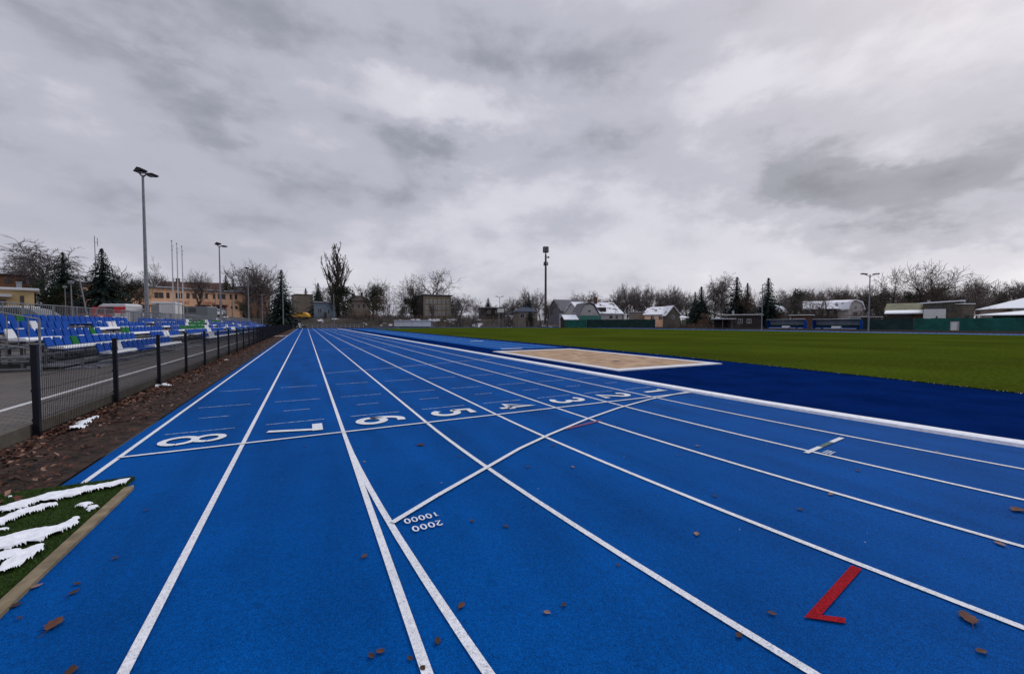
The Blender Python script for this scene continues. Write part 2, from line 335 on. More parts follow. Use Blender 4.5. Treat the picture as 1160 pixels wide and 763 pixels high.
# ------------------------------------------------------------------ stadium surfaces
FIN, R0, LW = 6.25, 36.5, 1.22
FY2 = FIN + 84.4
def arcx(R, y): return 36.5 - sqrt(max(0, R*R-(y-FIN)**2))
def surfaces():
    mb = MB(); mb.face([(-.05, -34, 0), (82, -34, 0), (82, 136, 0), (-.05, 136, 0)])
    mb.build('dark_apron', M['apron'], **S)
    mb = MB()
    ysn = [-26 + i*1.6 for i in range(20)] + [FIN]
    for a, b in zip(ysn, ysn[1:]): mb.face([(-9.93, a, .004), (arcx(R0, a), a, .004), (arcx(R0, b), b, .004), (-9.93, b, .004)])
    mb.face([(-9.93, FIN, .004), (0, FIN, .004), (0, 132, .004), (-9.93, 132, .004)])
    n = 64
    for i in range(n):                       # far bend
        a, b = pi*i/n, pi*(i+1)/n
        mb.face([(36.5-R*cos(t), FY2+R*sin(t), .008) for R, t in ((R0, a), (44.3, a), (44.3, b), (R0, b))])
    mb.face([(73, -30, .004), (80.8, -30, .004), (80.8, FY2, .004), (73, FY2, .004)])
    tr = mb.build('running_track', M['track'], **S)
    z = .012
    # lane lines
    for k in range(9):
        mb = MB(); x = -k*LW
        if k <= 6:
            pts = [(36.5-(R0+LW*k)*cos(t), FIN-(R0+LW*k)*sin(t)) for t in [.0125*i for i in range(60, 0, -1)]] + [(x, FIN), (x, 132)]
        else: pts = [(x, -26), (x, 132)]
        if k == 0: continue
        mb.ribbon(pts, .05, z)
        mb.build('lane_line', M['line'], tr)
    mb = MB(); mb.face([(-7.345, FIN, z+.002), (-7.345, -26, z+.002), (-7.295, -26, z+.002), (-7.295, FIN, z+.002)][::-1]); mb.build('straight_extension_line', M['line'], tr)
    for k in (0, 2, 4, 6):                  # far straight and bend lines
        mb = MB(); R = R0+LW*k
        mb.ribbon([(36.5-R*cos(t), FY2+R*sin(t)) for t in [pi*i/60 for i in range(61)]] + [(36.5+R, -30)], .07, .0155 if k else .02)
        mb.build('lane_line', M['line'], tr)
    mb = MB(); R = R0+LW*6+.06
    mb.ribbon([(80.75, -30), (80.75, FY2)], .3, .017); mb.build('outer_edge_line', M['line'], tr)
    # finish line
    mb = MB(); mb.ribbon([(-9.76, FIN), (0, FIN)], .05, z+.006); mb.build('finish_line', M['line'], tr)
    # curved start line of the long races
    ctl = [(-7.20, 3.21), (-6.75, 3.53), (-6.08, 3.97), (-5.42, 4.41), (-4.74, 4.78), (-3.7, 5.28), (-2.67, 5.70), (-1.5, 6.06), (-.36, 6.28), (0, 6.33)]
    mb = MB(); mb.ribbon(ctl, .05, z+.009); mb.build('curved_start_line', M['line'], tr)
    # short thin ticks before the line, in every lane
    for k in range(1, 9):
        xc = -(k-.5)*LW - .02
        for (y, h) in ((7.26, .41), (8.25, .21), (9.27, .41), (11.27, .40)):
            mb = MB(); mb.ribbon([(xc-h, y), (xc+h, y)], .022 if y < 9.5 else .03, z); mb.build('check_mark', M['thinline'], tr)
    mb = MB(); mb.ribbon([(-7.25, 13.85), (-5.5, 14.35), (-3.86, 14.97), (-1.9, 15.7), (-.1, 16.3)], .045, z+.004); mb.build('curved_start_line', M['thinline'], tr)
    for x0, x1, y0, y1 in ((-7.2, -5.4, 25.8, 26.3), (-5.2, -2.6, 26.5, 27.4)):
        mb = MB(); mb.ribbon([(x0, y0), (x1, y1)], .05, z+.004); mb.build('check_mark', M['thinline'], tr)
    # coloured marks
    mb = MB()
    Q = [G(x, y, z+.003) for x, y in ((964.6, 639.5), (976.5, 643.8), (930.8, 695.8), (911, 698.5), (957.4, 699.2), (957.8, 705.2))]
    mb.face([Q[3], Q[2], Q[1], Q[0]]); mb.face([Q[3], Q[5], Q[4], Q[2]]); mb.build('start_mark', M['red'], tr, label='red painted corner mark')
    mb = MB(); mb.ribbon([(-4.38, 4.93), (-3.57, 5.11)], .06, z+.003); mb.build('start_mark', M['faintred'], tr, label='faded red painted stripe')
    g1, g2 = Vector((-2.40, 2.69)), Vector((-1.24, 2.83)); dv = g2-g1
    for a, b, m in ((0, .36, 'line'), (.36, .68, 'greenp'), (.68, .99, 'line')):
        mb = MB(); mb.ribbon([g1+dv*a, g1+dv*b], .055, z+.003); mb.build('relay_mark', M[m], tr)
    mb = MB(); o = Vector((-2.22, 2.60))
    for j in range(3): mb.ribbon([o+Vector((0, -.036*j)), o+Vector((.17, -.036*j+.02))], .016, z+.003)
    for j in range(4): mb.ribbon([o+Vector((.02+.045*j, .01)), o+Vector((.02+.045*j, -.07))], .012, z+.004)
    mb.build('relay_caption', M['thinline'], tr)
    return tr
tr = surfaces()
# numerals from strokes on a unit box (width .5, height 1)
def arc(cx, cy, rx, ry, a0, a1, n=14): return [(cx+rx*cos(radians(a0+(a1-a0)*i/n)), cy+ry*sin(radians(a0+(a1-a0)*i/n))) for i in range(n+1)]
DIG = {'0': [arc(.25, .5, .2, .44, 0, 360, 24)], '1': [[(.1, .78), (.27, .93), (.27, .06)]],
       '2': [arc(.25, .70, .19, .24, 165, -20, 12) + [(.06, .06), (.46, .06)]],
       '3': [arc(.24, .71, .18, .22, 150, -85, 12), arc(.24, .28, .20, .22, 85, -150, 12)],
       '4': [[(.36, .03), (.36, .95), (.04, .30), (.49, .30)]],
       '5': [[(.43, .93), (.12, .93), (.09, .54)] + arc(.24, .33, .20, .27, 130, -150, 14)],
       '6': [[(.40, .90)] + arc(.30, .48, .25, .45, 95, 180, 8)[1:] + arc(.25, .30, .20, .25, 180, -180, 20)],
       '7': [[(.04, .91), (.46, .91), (.20, .03)]],
       '8': [arc(.25, .72, .17, .21, 0, 360, 18), arc(.25, .28, .20, .24, 0, 360, 18)]}
def digits(txt, org, right, up, h, w, adv, name, stroke, zz, m='line'):
    mb = MB(); right = Vector(right).normalized(); up = Vector(up).normalized()
    for i, ch in enumerate(txt):
        for q, st in enumerate(DIG[ch]):
            pts = [Vector(org) + right*(i*adv + p[0]*2*w) + up*(p[1]*h) for p in st]
            mb.ribbon(pts, stroke, zz+.001*q)
    mb.build(name, M['line'], tr)
for k in range(1, 9):
    x0 = -k*LW + .24; wd = .36
    if k == 7:
        mb = MB(); mb.ribbon([(x0, 6.76), (x0+.60, 6.60)], .10, .018); mb.face([(x0+.58, 6.52, .019), (x0+.72, 6.52, .019), (x0+.72, 6.95, .019), (x0+.58, 6.95, .019)]); mb.build('lane_number', M['line'], tr); continue
    digits(str(k), (x0, 7.0), (0, -1), (1, 0), .74, .47, 0, 'lane_number', .125 if k != 8 else .09, .018)
d1 = Vector((-.985, -.17, 0)); u1 = Vector((.17, -.985, 0))
digits('10000', (-6.835, 3.235), (-1, -.03), (.03, -1), .085, .046, .058, 'distance_text', .013, .018)
digits('2000', (-6.85, 3.085), (-1, -.03), (.03, -1), .085, .048, .062, 'distance_text', .013, .018)
# raised white kerb of the inside lane
def kerb():
    pts = [(36.5-(R0-.13)*cos(t), FIN-(R0-.13)*sin(t)) for t in [.02*i for i in range(38, 0, -1)]] + [(.13, FIN+i*4) for i in range(0, 30)]
    mb = MB(); n0 = 0; rnd = random.Random(5); prof = [(-.13, .0), (-.12, .045), (-.03, .06), (.06, .06), (.12, .035), (.14, 0)]
    L = []
    for i, p in enumerate(pts):
        a = Vector(pts[max(0, i-1)]); b = Vector(pts[min(len(pts)-1, i+1)]); d = (b-a).normalized(); nn = Vector((d.y, -d.x)); j = rnd.uniform(-.01, .02)
        L.append([(p[0]+nn.x*(u+j*(u > 0)), p[1]+nn.y*(u+j*(u > 0)), h+.004) for u, h in prof])
    for a, b in zip(L, L[1:]):
        for i in range(5): mb.face([a[i], a[i+1], b[i+1], b[i]])
    mb.build('track_kerb', M['snow'], smooth=False, **S)
kerb()
# runways, sand pit, field
def inner():
    mb = MB(); mb.face([(2.3, 21.6, .004), (7.1, 21.6, .004), (7.1, 118, .004), (2.3, 118, .004)])
    rw = mb.build('jump_runway', M['runway'], **S)
    for x in (3.62, 4.9, 6.6):
        mb = MB(); mb.ribbon([(x, 21.8), (x, 75)], .05, .008); mb.build('runway_line', M['thinline'], rw)
    for (x0, x1, y) in ((2.75, 4.15, 21.9), (4.9, 6.1, 32.6), (3, 4.2, 84), (4.5, 7, 86)):
        mb = MB(); mb.box(x0, x1, y, y+.32, .004, .012); mb.build('takeoff_board', M['line'], rw)
    mb = MB(); X0, X1, Y0, Y1 = 1.3, 6.45, 10.1, 20.1; a, b = .30, .40; rnd = random.Random(3)
    for (p, q, r, s) in ((X0, X1, Y0, Y0+b), (X0, X0+a, Y0+b, Y1), (X1-a, X1, Y0+b, Y1), (X0+a, X1-a, Y1-b, Y1)): mb.box(p, q, r, s, .001, .035)
    pit = empty('sand_pit', (0, 0, 0), label='sandy long jump pit framed by wide white edging', cat='sand pit')
    mb.build('edging', M['line'], pit)
    nx, ny = 30, 50; mb = MB()
    for j in range(ny+1):
        for i in range(nx+1):
            x = X0+a+(X1-X0-2*a)*i/nx; y = Y0+b+(Y1-Y0-2*b)*j/ny
            e = min(1, 4*min(i/nx, 1-i/nx, j/ny, 1-j/ny))
            mb.v.append((x, y, .028 + .05*e*noise.noise(Vector((x*1.5, y*1.5, 2))) + .015*noise.noise(Vector((x*5, y*5, 2)))))
    for j in range(ny):
        for i in range(nx): k = j*(nx+1)+i; mb.f.append((k, k+1, k+nx+2, k+nx+1)); mb.mi.append(0)
    mb.build('sand', M['sand'], pit, smooth=True)
    e = [(4.6, -15), (5.3, -3), (5.9, 0), (6.45, 2.8), (6.95, 5.5), (7.5, 9.8), (7.85, 14), (8.0, 20), (7.95, 40), (7.95, 112)]
    th0 = math.acos((36.5-7.95)/35.6)
    arcp = [(36.5-35.6*cos(t), FY2+35.6*sin(t)) for t in [th0+(pi-th0)*i/30 for i in range(31)]]
    mb = MB(); mb.face([(p[0], p[1], .014) for p in [(4.6, -15)][::-1] + [(72.1, -15)] + arcp[::-1] + [q for q in e[::-1]][1:-1]])
    mb.build('grass_field', M['field'], **S)
    rnd = random.Random(8); mb = MB(); mb.m = 0
    for i in range(9000):
        y = 1.5 + 34*rnd.random()**1.4
        for a, b in zip(e, e[1:]):
            if a[1] <= y <= b[1]: x = a[0]+(b[0]-a[0])*(y-a[1])/(b[1]-a[1])
        x += rnd.gauss(.02, .03); h = rnd.uniform(.008, .028); t = rnd.uniform(0, pi); c, s_ = .012*cos(t), .012*sin(t); l = rnd.uniform(-.03, .03)
        mb.m = 1 if rnd.random() < .12 else 0
        mb.face([(x-c, y-s_, .012), (x+c, y+s_, .012), (x+l, y+l*.5, .012+h)])
    mb.build('grass_fringe', [M['blade'], M['wframe']], kind='stuff', label='frayed grass blades with pale flecks along the field edge', cat='grass')
inner()
# ------------------------------------------------------------------ left verge
def verge():
    rnd = random.Random(11)
    # soil strip
    xs = [-11.11+.036*i*1.0 for i in range(33)]; ys = []
    y = 1.0
    while y < 133: ys.append(y); y += .035 if y < 9 else (.08 if y < 20 else (.4 if y < 60 else 2))
    mb = MB(); nx = len(xs)
    for y in ys:
        for i, x in enumerate(xs):
            q = 1-abs(2*i/(nx-1)-1)
            mb.v.append((x, y, .006 + min(1, 3*q)*(.024+.045*noise.noise(Vector((x*2.2, y*2.2, 0))) + .028*noise.noise(Vector((x*8, y*8, 0))) + .012*noise.noise(Vector((x*22, y*22, 0))))))
    for j in range(len(ys)-1):
        for i in range(nx-1): k = j*nx+i; mb.f.append((k, k+1, k+nx+1, k+nx)); mb.mi.append(0)
    mb.build('soil_strip', M['soil'], smooth=True, **S)
    mb = MB(); mb.box(-11.19, -11.11, -6, 133, -.3, .215); mb.build('concrete_edging', M['concrete'], **S)
    mb = MB(); mb.box(-20.2, -11.19, -8, 135, -.4, .20); mb.build('paved_terrace', M['paving'], **S)
    mb = MB(); mb.box(-12.13, -12.04, -8, 120, .20, .206)
    o = mb.build('white_edging_line', M['wframe'], **S)
    # leaf litter
    mb = MB()
    for i in range(13000):
        y = 4.6 + 77*rnd.random()**2.1; u = rnd.random()
        x = -11.09 + (abs(rnd.gauss(0, .22)) if rnd.random() < .72 else rnd.uniform(0, 1.15))
        if x > -9.98: continue
        if y < 8 and rnd.random() < .45: continue
        s_ = rnd.uniform(.018, .04)*(1+y*.008); z = .035+rnd.uniform(0, .035)
        t = rnd.uniform(0, 2*pi); q = rnd.uniform(-.6, .6); r_ = rnd.uniform(-.6, .6); P = []
        for (a, b) in ((-1, 0), (-.1, .55), (1.1, 0), (-.1, -.55)):
            X = a*s_; Y = b*s_; P.append((x+X*cos(t)-Y*sin(t), y+X*sin(t)+Y*cos(t), z+X*q+Y*r_+abs(b)*s_*.35))
        mb.m = rnd.choice([0, 0, 0, 1, 1, 2]); mb.face(P)
    l1 = mat('leaf_rust', (.10, .038, .022), .8, .4, 12); l2 = mat('leaf_tan', (.24, .14, .10), .8, .3, 12); l3 = mat('leaf_dark', (.05, .022, .014), .8, .4, 12)
    M['leaf1'], M['leaf2'], M['leaf3'] = l1, l2, l3
    mb.build('leaf_litter', [l1, l3, l2], kind='stuff', label='brown leaf litter scattered over the soil along the fence', cat='leaves')
verge()
# fence
def fence():
    f = empty('mesh_fence', (-11.06, 7.8, 0), label='long black wire mesh fence on square posts beside the track', cat='fence')
    p = MB(); p.box(-.031, .031, -.031, .031, 0, 1.28); p.box(-.036, .036, -.036, .036, 1.28, 1.295)
    for z in (.25, .65, 1.05): p.box(-.043, -.031, -.02, .02, z, z+.04)
    pm = p.mesh('post', M['navy'])
    q = MB(); n = 50; L = 2.5
    for i in range(n): y = .04 + i*.05; q.box(-.002, .002, y-.0019, y+.0019, .06, 1.26)
    for j in range(7): z = .08+.195*j; q.box(-.0075, -.0026, .03, 2.53, z-.0026, z+.0026); q.box(.0026, .0075, .03, 2.53, z-.0026, z+.0026)
    qm = q.mesh('mesh_panel', M['navy'])
    for i in range(49):
        o = bpy.data.objects.new('post', pm); C.objects.link(o); o.parent = f; o.location = (0, i*2.57, 0)
        if i < 48:
            o = bpy.data.objects.new('mesh_panel', qm); C.objects.link(o); o.parent = f; o.location = (0, i*2.57+.01, 0)
fence()
# snow lumps
def snow_blob(name, parts, seed, zb, hgt=.03, res=.015, parent=None, mask=None, **kw):
    """parts: list of (x, y, r) discs; union distorted by noise becomes a soft-edged snow sheet"""
    x0 = min(p[0]-p[2]*1.6 for p in parts); x1 = max(p[0]+p[2]*1.6 for p in parts); y0 = min(p[1]-p[2]*1.6 for p in parts); y1 = max(p[1]+p[2]*1.6 for p in parts)
    nx = int((x1-x0)/res)+1; ny = int((y1-y0)/res)+1; H = {}
    for j in range(ny):
        for i in range(nx):
            x = x0+i*res; y = y0+j*res
            if mask and not mask(x, y): continue
            v = 0
            for (a, b, r) in parts:
                d2 = ((x-a)**2+(y-b)**2)/(r*r)
                if d2 < 4: v += exp(-d2*1.4)
            v -= .55 + .85*noise.noise(Vector((x*6+seed, y*6, seed))) + .80*noise.noise(Vector((x*9, y*14+seed, 1)))
            if v > -.045: H[(i, j)] = v
    mb = MB(); idx = {}
    for (i, j), v in H.items():
        idx[(i, j)] = len(mb.v); t = min(1, max(0, v)/.28)
        mb.v.append((x0+i*res, y0+j*res, zb + (hgt*(t**.7)*(1+.35*noise.noise(Vector((i*.22, j*.22, seed)))) if v > 0 else .3*v)))
    for (i, j) in H:
        if (i+1, j) in H and (i, j+1) in H and (i+1, j+1) in H:
            mb.f.append((idx[(i, j)], idx[(i+1, j)], idx[(i+1, j+1)], idx[(i, j+1)])); mb.mi.append(0)
    return mb.build(name, M['snow'], parent, smooth=True, **kw)
def chain(pts, n=8):
    out = []
    for (a, b) in zip(pts, pts[1:]):
        for i in range(n):
            t = i/n; out.append(tuple(a[k]+(b[k]-a[k])*t for k in range(3)))
    return out + [pts[-1]]
def gp(px, py, r, z=.05): p = G(px, py, z); return (p.x, p.y, r)
def corner():
    X1, Y1 = -9.35, 5.34
    mb = MB(); mb.box(-12, X1, -3, Y1, -.02, .035); mb.build('turf_patch', M['turfbase'], **S)
    mb = MB(); mb.prism([(-9.345, -3), (-9.27, -3), (-9.265, 5.02), (-9.285, 5.08), (-9.345, 5.04)], 'z', .004, .028); mb.build('timber_edging_board', M['board'], label='weathered timber board edging the corner grass patch', cat='board')
    rnd = random.Random(2); mb = MB()
    for i in range(26000):
        x = X1 - 1.5*rnd.random()**1.1; y = Y1 - 2.5*rnd.random()
        h = rnd.uniform(.006, .022); t = rnd.uniform(0, pi); c, s_ = .0028*cos(t), .0028*sin(t); l = rnd.gauss(0, .012); l2 = rnd.gauss(0, .012)
        mb.face([(x-c, y-s_, .033), (x+c, y+s_, .033), (x+l, y+l2, .035+h)])
    mb.build('grass_blades', M['blade'], kind='stuff', label='short green grass blades on the corner turf patch', cat='grass')
    mask = lambda x, y: x < X1+.02 and y < Y1+.03
    snow_blob('snow_patch', chain([gp(146, 545, .045), gp(125, 550, .06), gp(95, 556, .08), gp(70, 561, .08), gp(40, 568, .07), gp(0, 578, .07)], 7) + chain([gp(60, 572, .05), gp(30, 580, .06), gp(0, 592, .07)], 5), 3.3, .056, .016, .007, mask=mask, label='long snow band across the tip of the corner grass', cat='snow', group='snow patches on the corner grass')
    snow_blob('snow_patch', chain([gp(86, 588, .025), gp(72, 598, .045), gp(55, 604, .07), gp(35, 608, .09), gp(12, 615, .08), gp(-15, 620, .09)], 6), 7.7, .056, .016, .007, mask=mask, label='broad snow band in the middle of the corner grass', cat='snow', group='snow patches on the corner grass')
    snow_blob('snow_patch', chain([gp(46, 619, .025), gp(34, 627, .05), gp(20, 635, .055), gp(3, 648, .04)], 6), 1.7, .056, .014, .007, mask=mask, label='narrow snow streak nearest the timber board', cat='snow', group='snow patches on the corner grass')
    snow_blob('snow_patch', chain([gp(14, 627, .05), gp(-5, 634, .07)], 5), 5.7, .056, .014, .007, mask=mask, label='snow streak cut by the left edge of the grass patch', cat='snow', group='snow patches on the corner grass')
    snow_blob('snow_patch', [gp(46, 573, .05)], 4.7, .056, .014, .007, mask=mask, label='single rounded snow lump on the green of the corner grass', cat='snow', group='snow patches on the corner grass')
    snow_blob('snow_patch', chain([(-10.78, 8.0, .07), (-10.80, 8.3, .09), (-10.84, 8.62, .06), (-10.82, 8.85, .05)], 4), 9.1, .055, .03, .02, label='broken snow patch on the soil by the first fence post', cat='snow', group='snow patches on the soil')
    snow_blob('snow_patch', [(-10.80, 12.4, .10), (-10.86, 12.62, .11)], 2.1, .07, .035, .02, label='small white snow patch on the soil by the second fence post', cat='snow', group='snow patches on the soil')
    snow_blob('snow_patch', [(-10.75, 20.2, .06)], 6.1, .05, .03, .02, label='tiny snow speck on the leaf litter farther up the fence', cat='snow', group='snow patches on the soil')
    snow_blob('snow_patch', chain([(-10.9, 53, .25), (-10.3, 54, .3), (-9.9, 54.6, .25)], 4), 3.1, .05, .04, .06, label='white snow strip reaching the track beside the far fence', cat='snow', group='snow patches on the soil')
corner()
# ------------------------------------------------------------------ fallen leaves
def leaf_mesh(seed, m, L=.09, W=.055):
    r = random.Random(seed); mb = MB(); n = 9; curl = r.uniform(.05, .28); tw = r.uniform(-.8, .8); rows = []
    for i in range(n):
        t = i/(n-1); w_ = W/2*(sin(pi*t**.8)**.8)*(1+.22*((i % 2)*2-1)*(0 < i < n-1)) if 0 < i < n-1 else .001
        x = (t-.5)*L; zc = .003+curl*L*.5*(2*t-1)**2*.5; a = tw*(t-.5)
        rows.append([(x, -w_*cos(a), zc+abs(w_)*.18-w_*sin(a)*.4), (x, 0, zc), (x, w_*cos(a), zc+abs(w_)*.24+w_*sin(a)*.4)])
    for a, b in zip(rows, rows[1:]):
        for i in range(2): mb.face([a[i], b[i], b[i+1], a[i+1]])
    x0 = -L*.5; z0 = rows[0][1][2]
    mb.path([(x0, 0, z0), (x0-.02, .004, z0-.003), (x0-.038, .012, z0-.003)], .0013, 4)
    lo = min(v[2] for v in mb.v); mb.v = [(x, y, z-lo+.001) for x, y, z in mb.v]
    return mb.mesh('leaf', M[m], smooth=True)
LV = [leaf_mesh(1, 'leaf1'), leaf_mesh(2, 'leaf3'), leaf_mesh(3, 'leaf2'), leaf_mesh(4, 'leaf1', .07, .05), leaf_mesh(5, 'leaf3', .06, .05)]
ly = mat('leaf_yellow', (.42, .30, .04), .7, .3, 15); M['leafy'] = ly; LV.append(leaf_mesh(6, 'leafy', .06, .04))
leaves = [(62, 707, 0, 1.25, 'large rust brown leaf alone below the timber board'), (42, 664, 2, .9, 'pale tan leaf lying just off the end of the timber board'), (87, 661, 1, .75, 'upper of two dark leaves below the timber board'), (84, 671, 1, .9, 'lower of two dark leaves below the timber board'),
          (17, 686, 1, 1.0, 'dark crumpled leaf near the left edge below the board'), (22, 700, 4, .7, 'tiny dark leaf under the crumpled one at left edge'), (3, 681, 2, .9, 'tan leaf touching the lower end of the timber board'), (21, 671, 1, 1.0, 'dark leaf against the lower end of the timber board'),
          (76, 621, 0, .7, 'small brown leaf at the edge of the timber board'), (131, 632, 4, .9, 'small dark leaf in lane eight right of the board'), (165, 578, 4, .8, 'faint dark leaf in lane eight below the numeral'), (81, 760, 1, 1.2, 'dark leaf cut by the bottom edge near lane eight'),
          (413, 630, 0, .9, 'brown leaf left of the pointed white wedge line'), (523, 686, 0, .95, 'rusty leaf right of the lane line near the bottom'), (496, 726, 1, .85, 'dark leaf between the two converging white lines'), (431, 738, 0, .75, 'right leaf of a pair left of the wedge line'), (421, 743, 1, .7, 'left leaf of a pair left of the wedge line'),
          (465, 746, 1, .6, 'small dark leaf touching the wedge line near the bottom'), (479, 757, 4, .8, 'dark leaf lying on the white wedge line'), (535, 590, 1, .8, 'dark leaf right of the distance figures'), (573, 596, 1, .8, 'second dark leaf farther right of the distance figures'), (598, 529, 4, 1.1, 'dark leaf below the crossing of the curved start line'),
          (649, 529, 2, .9, 'tan leaf in the lane right of the curved line crossing'), (413, 523, 5, .8, 'tiny yellow leaf beside the lane line below numeral six'), (620, 694, 2, .7, 'small grey tan leaf in the empty lane at the bottom'), (639, 685, 4, .8, 'thin dark leaf in the empty lane at the bottom'),
          (789, 605, 2, 1.0, 'tan leaf in the lane left of the red corner mark'), (810, 562, 4, .9, 'faint dark leaf above the tan one in the middle lane'), (941, 560, 2, 1.0, 'tan leaf lying on a white lane line at right'), (1132, 616, 2, 1.2, 'curled tan leaf on the lane line near the right edge'), (1152, 578, 0, 1.5, 'large brown leaf at the right edge of the picture'),
          (1096, 700, 0, 1.35, 'large curled brown leaf below the white line at lower right'), (1112, 738, 0, .85, 'brown leaf in the lower right corner'), (875, 695, 0, .75, 'small brown leaf left of the red corner mark'), (837, 720, 1, .8, 'dark leaf next to the bottom right lane line'), (906, 577, 4, 1.1, 'thin dark leaf in the middle right lane'), (972, 533, 4, 1.2, 'dark leaf below the small relay mark'),
          (1062, 512, 2, 1.0, 'small leaf in the lane right of the relay mark'), (477, 504, 1, 1.4, 'dark round leaf below the lane line by numeral five'), (520, 517, 1, .9, 'dark leaf right of the round one below numeral five'), (626, 505, 1, 1.1, 'dark leaf below the crossing of two white lines'), (790, 505, 2, 1.1, 'tan leaf near the faded red stripe lanes'), (770, 516, 4, .9, 'tiny dark leaf in the lane beyond the curved line'),
          (500, 547, 5, .5, 'tiny yellowish leaf in the lane left of the crossing'), (700, 640, 4, .7, 'tiny dark leaf in the middle of the wide blue lane'), (345, 505, 4, .9, 'faint dark leaf below numeral seven')]
rl = random.Random(4)
for (x, y, k, s_, lab) in leaves:
    p = G(x, y, .01); o = bpy.data.objects.new('fallen_leaf', LV[k]); C.objects.link(o); o.location = (p.x, p.y, .0135); o.rotation_euler = (0, 0, rl.uniform(0, 6.28)); o.scale = (s_*.64*(1.45 if s_ >= 1.25 else 1),)*3
    tag(o, lab, 'leaf', 'fallen leaves on the running track')
# ------------------------------------------------------------------ grandstands
def seat_mesh(m, snow=False):
    mb = MB()   # local: x = depth (front at +x), y = width, z up; origin at the rear foot of the back
    prof = [(.40, .0), (.41, .03), (.36, .05), (.20, .035), (.08, .04), (.03, .10), (-.01, .25), (-.05, .37)]
    wd = [.20, .205, .21, .21, .21, .21, .20, .17]; th = .03
    f = [(x, z) for x, z in prof]; b = [(x-.028, z-.028) for x, z in prof]
    for side, P in ((1, f), (-1, b)):
        for i in range(len(P)-1):
            q = [(P[i][0], -wd[i], P[i][1]), (P[i][0], wd[i], P[i][1]), (P[i+1][0], wd[i+1], P[i+1][1]), (P[i+1][0], -wd[i+1], P[i+1][1])]
            mb.face(q if side == 1 else q[::-1])
    for s_ in (-1, 1):
        for i in range(len(f)-1): mb.face([(f[i][0], s_*wd[i], f[i][1]), (b[i][0], s_*wd[i], b[i][1]), (b[i+1][0], s_*wd[i+1], b[i+1][1]), (f[i+1][0], s_*wd[i+1], f[i+1][1])])
    for i in (0, len(f)-1): mb.face([(f[i][0], -wd[i], f[i][1]), (f[i][0], wd[i], f[i][1]), (b[i][0], wd[i], b[i][1]), (b[i][0], -wd[i], b[i][1])])
    return mb
SM = {k: seat_mesh(k) for k in ('blueseat', 'greenseat', 'whiteseat')}
SMM = {k: SM[k].mesh('seat', M[k]) for k in SM}
ROWX = [-13.8-.78*i for i in range(5)]; ROWZ = [.55+.245*i for i in range(5)]
def pxof(X, Y): d = Vector((X-CX, Y, 0)); return 580 + FPX*(d.dot(RT))/(d.dot(FW))
def railing(parent, pts, z0s, h=1.05, gap=.14, r=.017, name='railing'):
    mb = MB()
    for (a, b) in zip(pts, pts[1:]):
        a = Vector(a); b = Vector(b); L = (b-a).length; n = max(1, int(L/gap))
        mb.tube(a+Vector((0, 0, h)), b+Vector((0, 0, h)), r*1.2, n=5); mb.tube(a+Vector((0, 0, .1)), b+Vector((0, 0, .1)), r, n=5)
        for i in range(n+1):
            p = a+(b-a)*(i/n); main = i % 12 == 0 or i == n
            mb.tube(p+Vector((0, 0, -.15 if main else .1)), p+Vector((0, 0, h)), (r*1.5 if main else r*.6), n=4)
    return mb.build(name, M['galv'], parent)
def colour(si, row, Y, X):
    p = pxof(X, Y); R = row+1
    if si == 0:
        T = {5: [(19, 29, 'g')], 4: [(31, 41, 'w'), (77, 106, '-'), (123, 131, 'w')], 3: [(4, 21, 'w'), (101, 108, 'g'), (114, 139, '-'), (139.5, 145, 'g')],
             2: [(82, 91, 'g'), (152, 169, '-'), (184, 193, 'w')], 1: [(0, 104, '-'), (131.5, 137.5, 'w')]}
    else:
        T = {5: [(211, 214, 'w'), (214, 232, 'g'), (232, 236, 'w'), (240, 249, 'g'), (251, 253, 'w')], 4: [(209, 213, 'w'), (213, 232, 'g'), (232, 237, 'w'), (262, 265, 'w')],
             3: [(185, 192, 'w'), (204, 212, 'g'), (213, 232, 'g'), (232, 237, 'w'), (255, 258, 'w'), (270, 273, 'w')], 2: [(186, 195, 'w'), (204, 212, 'g'), (234, 239, 'w'), (262, 266, 'w')],
             1: [(180, 200, '-'), (200, 206, 'w'), (206, 217, 'g'), (217, 223, 'w'), (236, 242, 'w'), (272, 276, 'g')]}
    for a, b, c in T[R]:
        if a <= p <= b: return c
    return 'b'
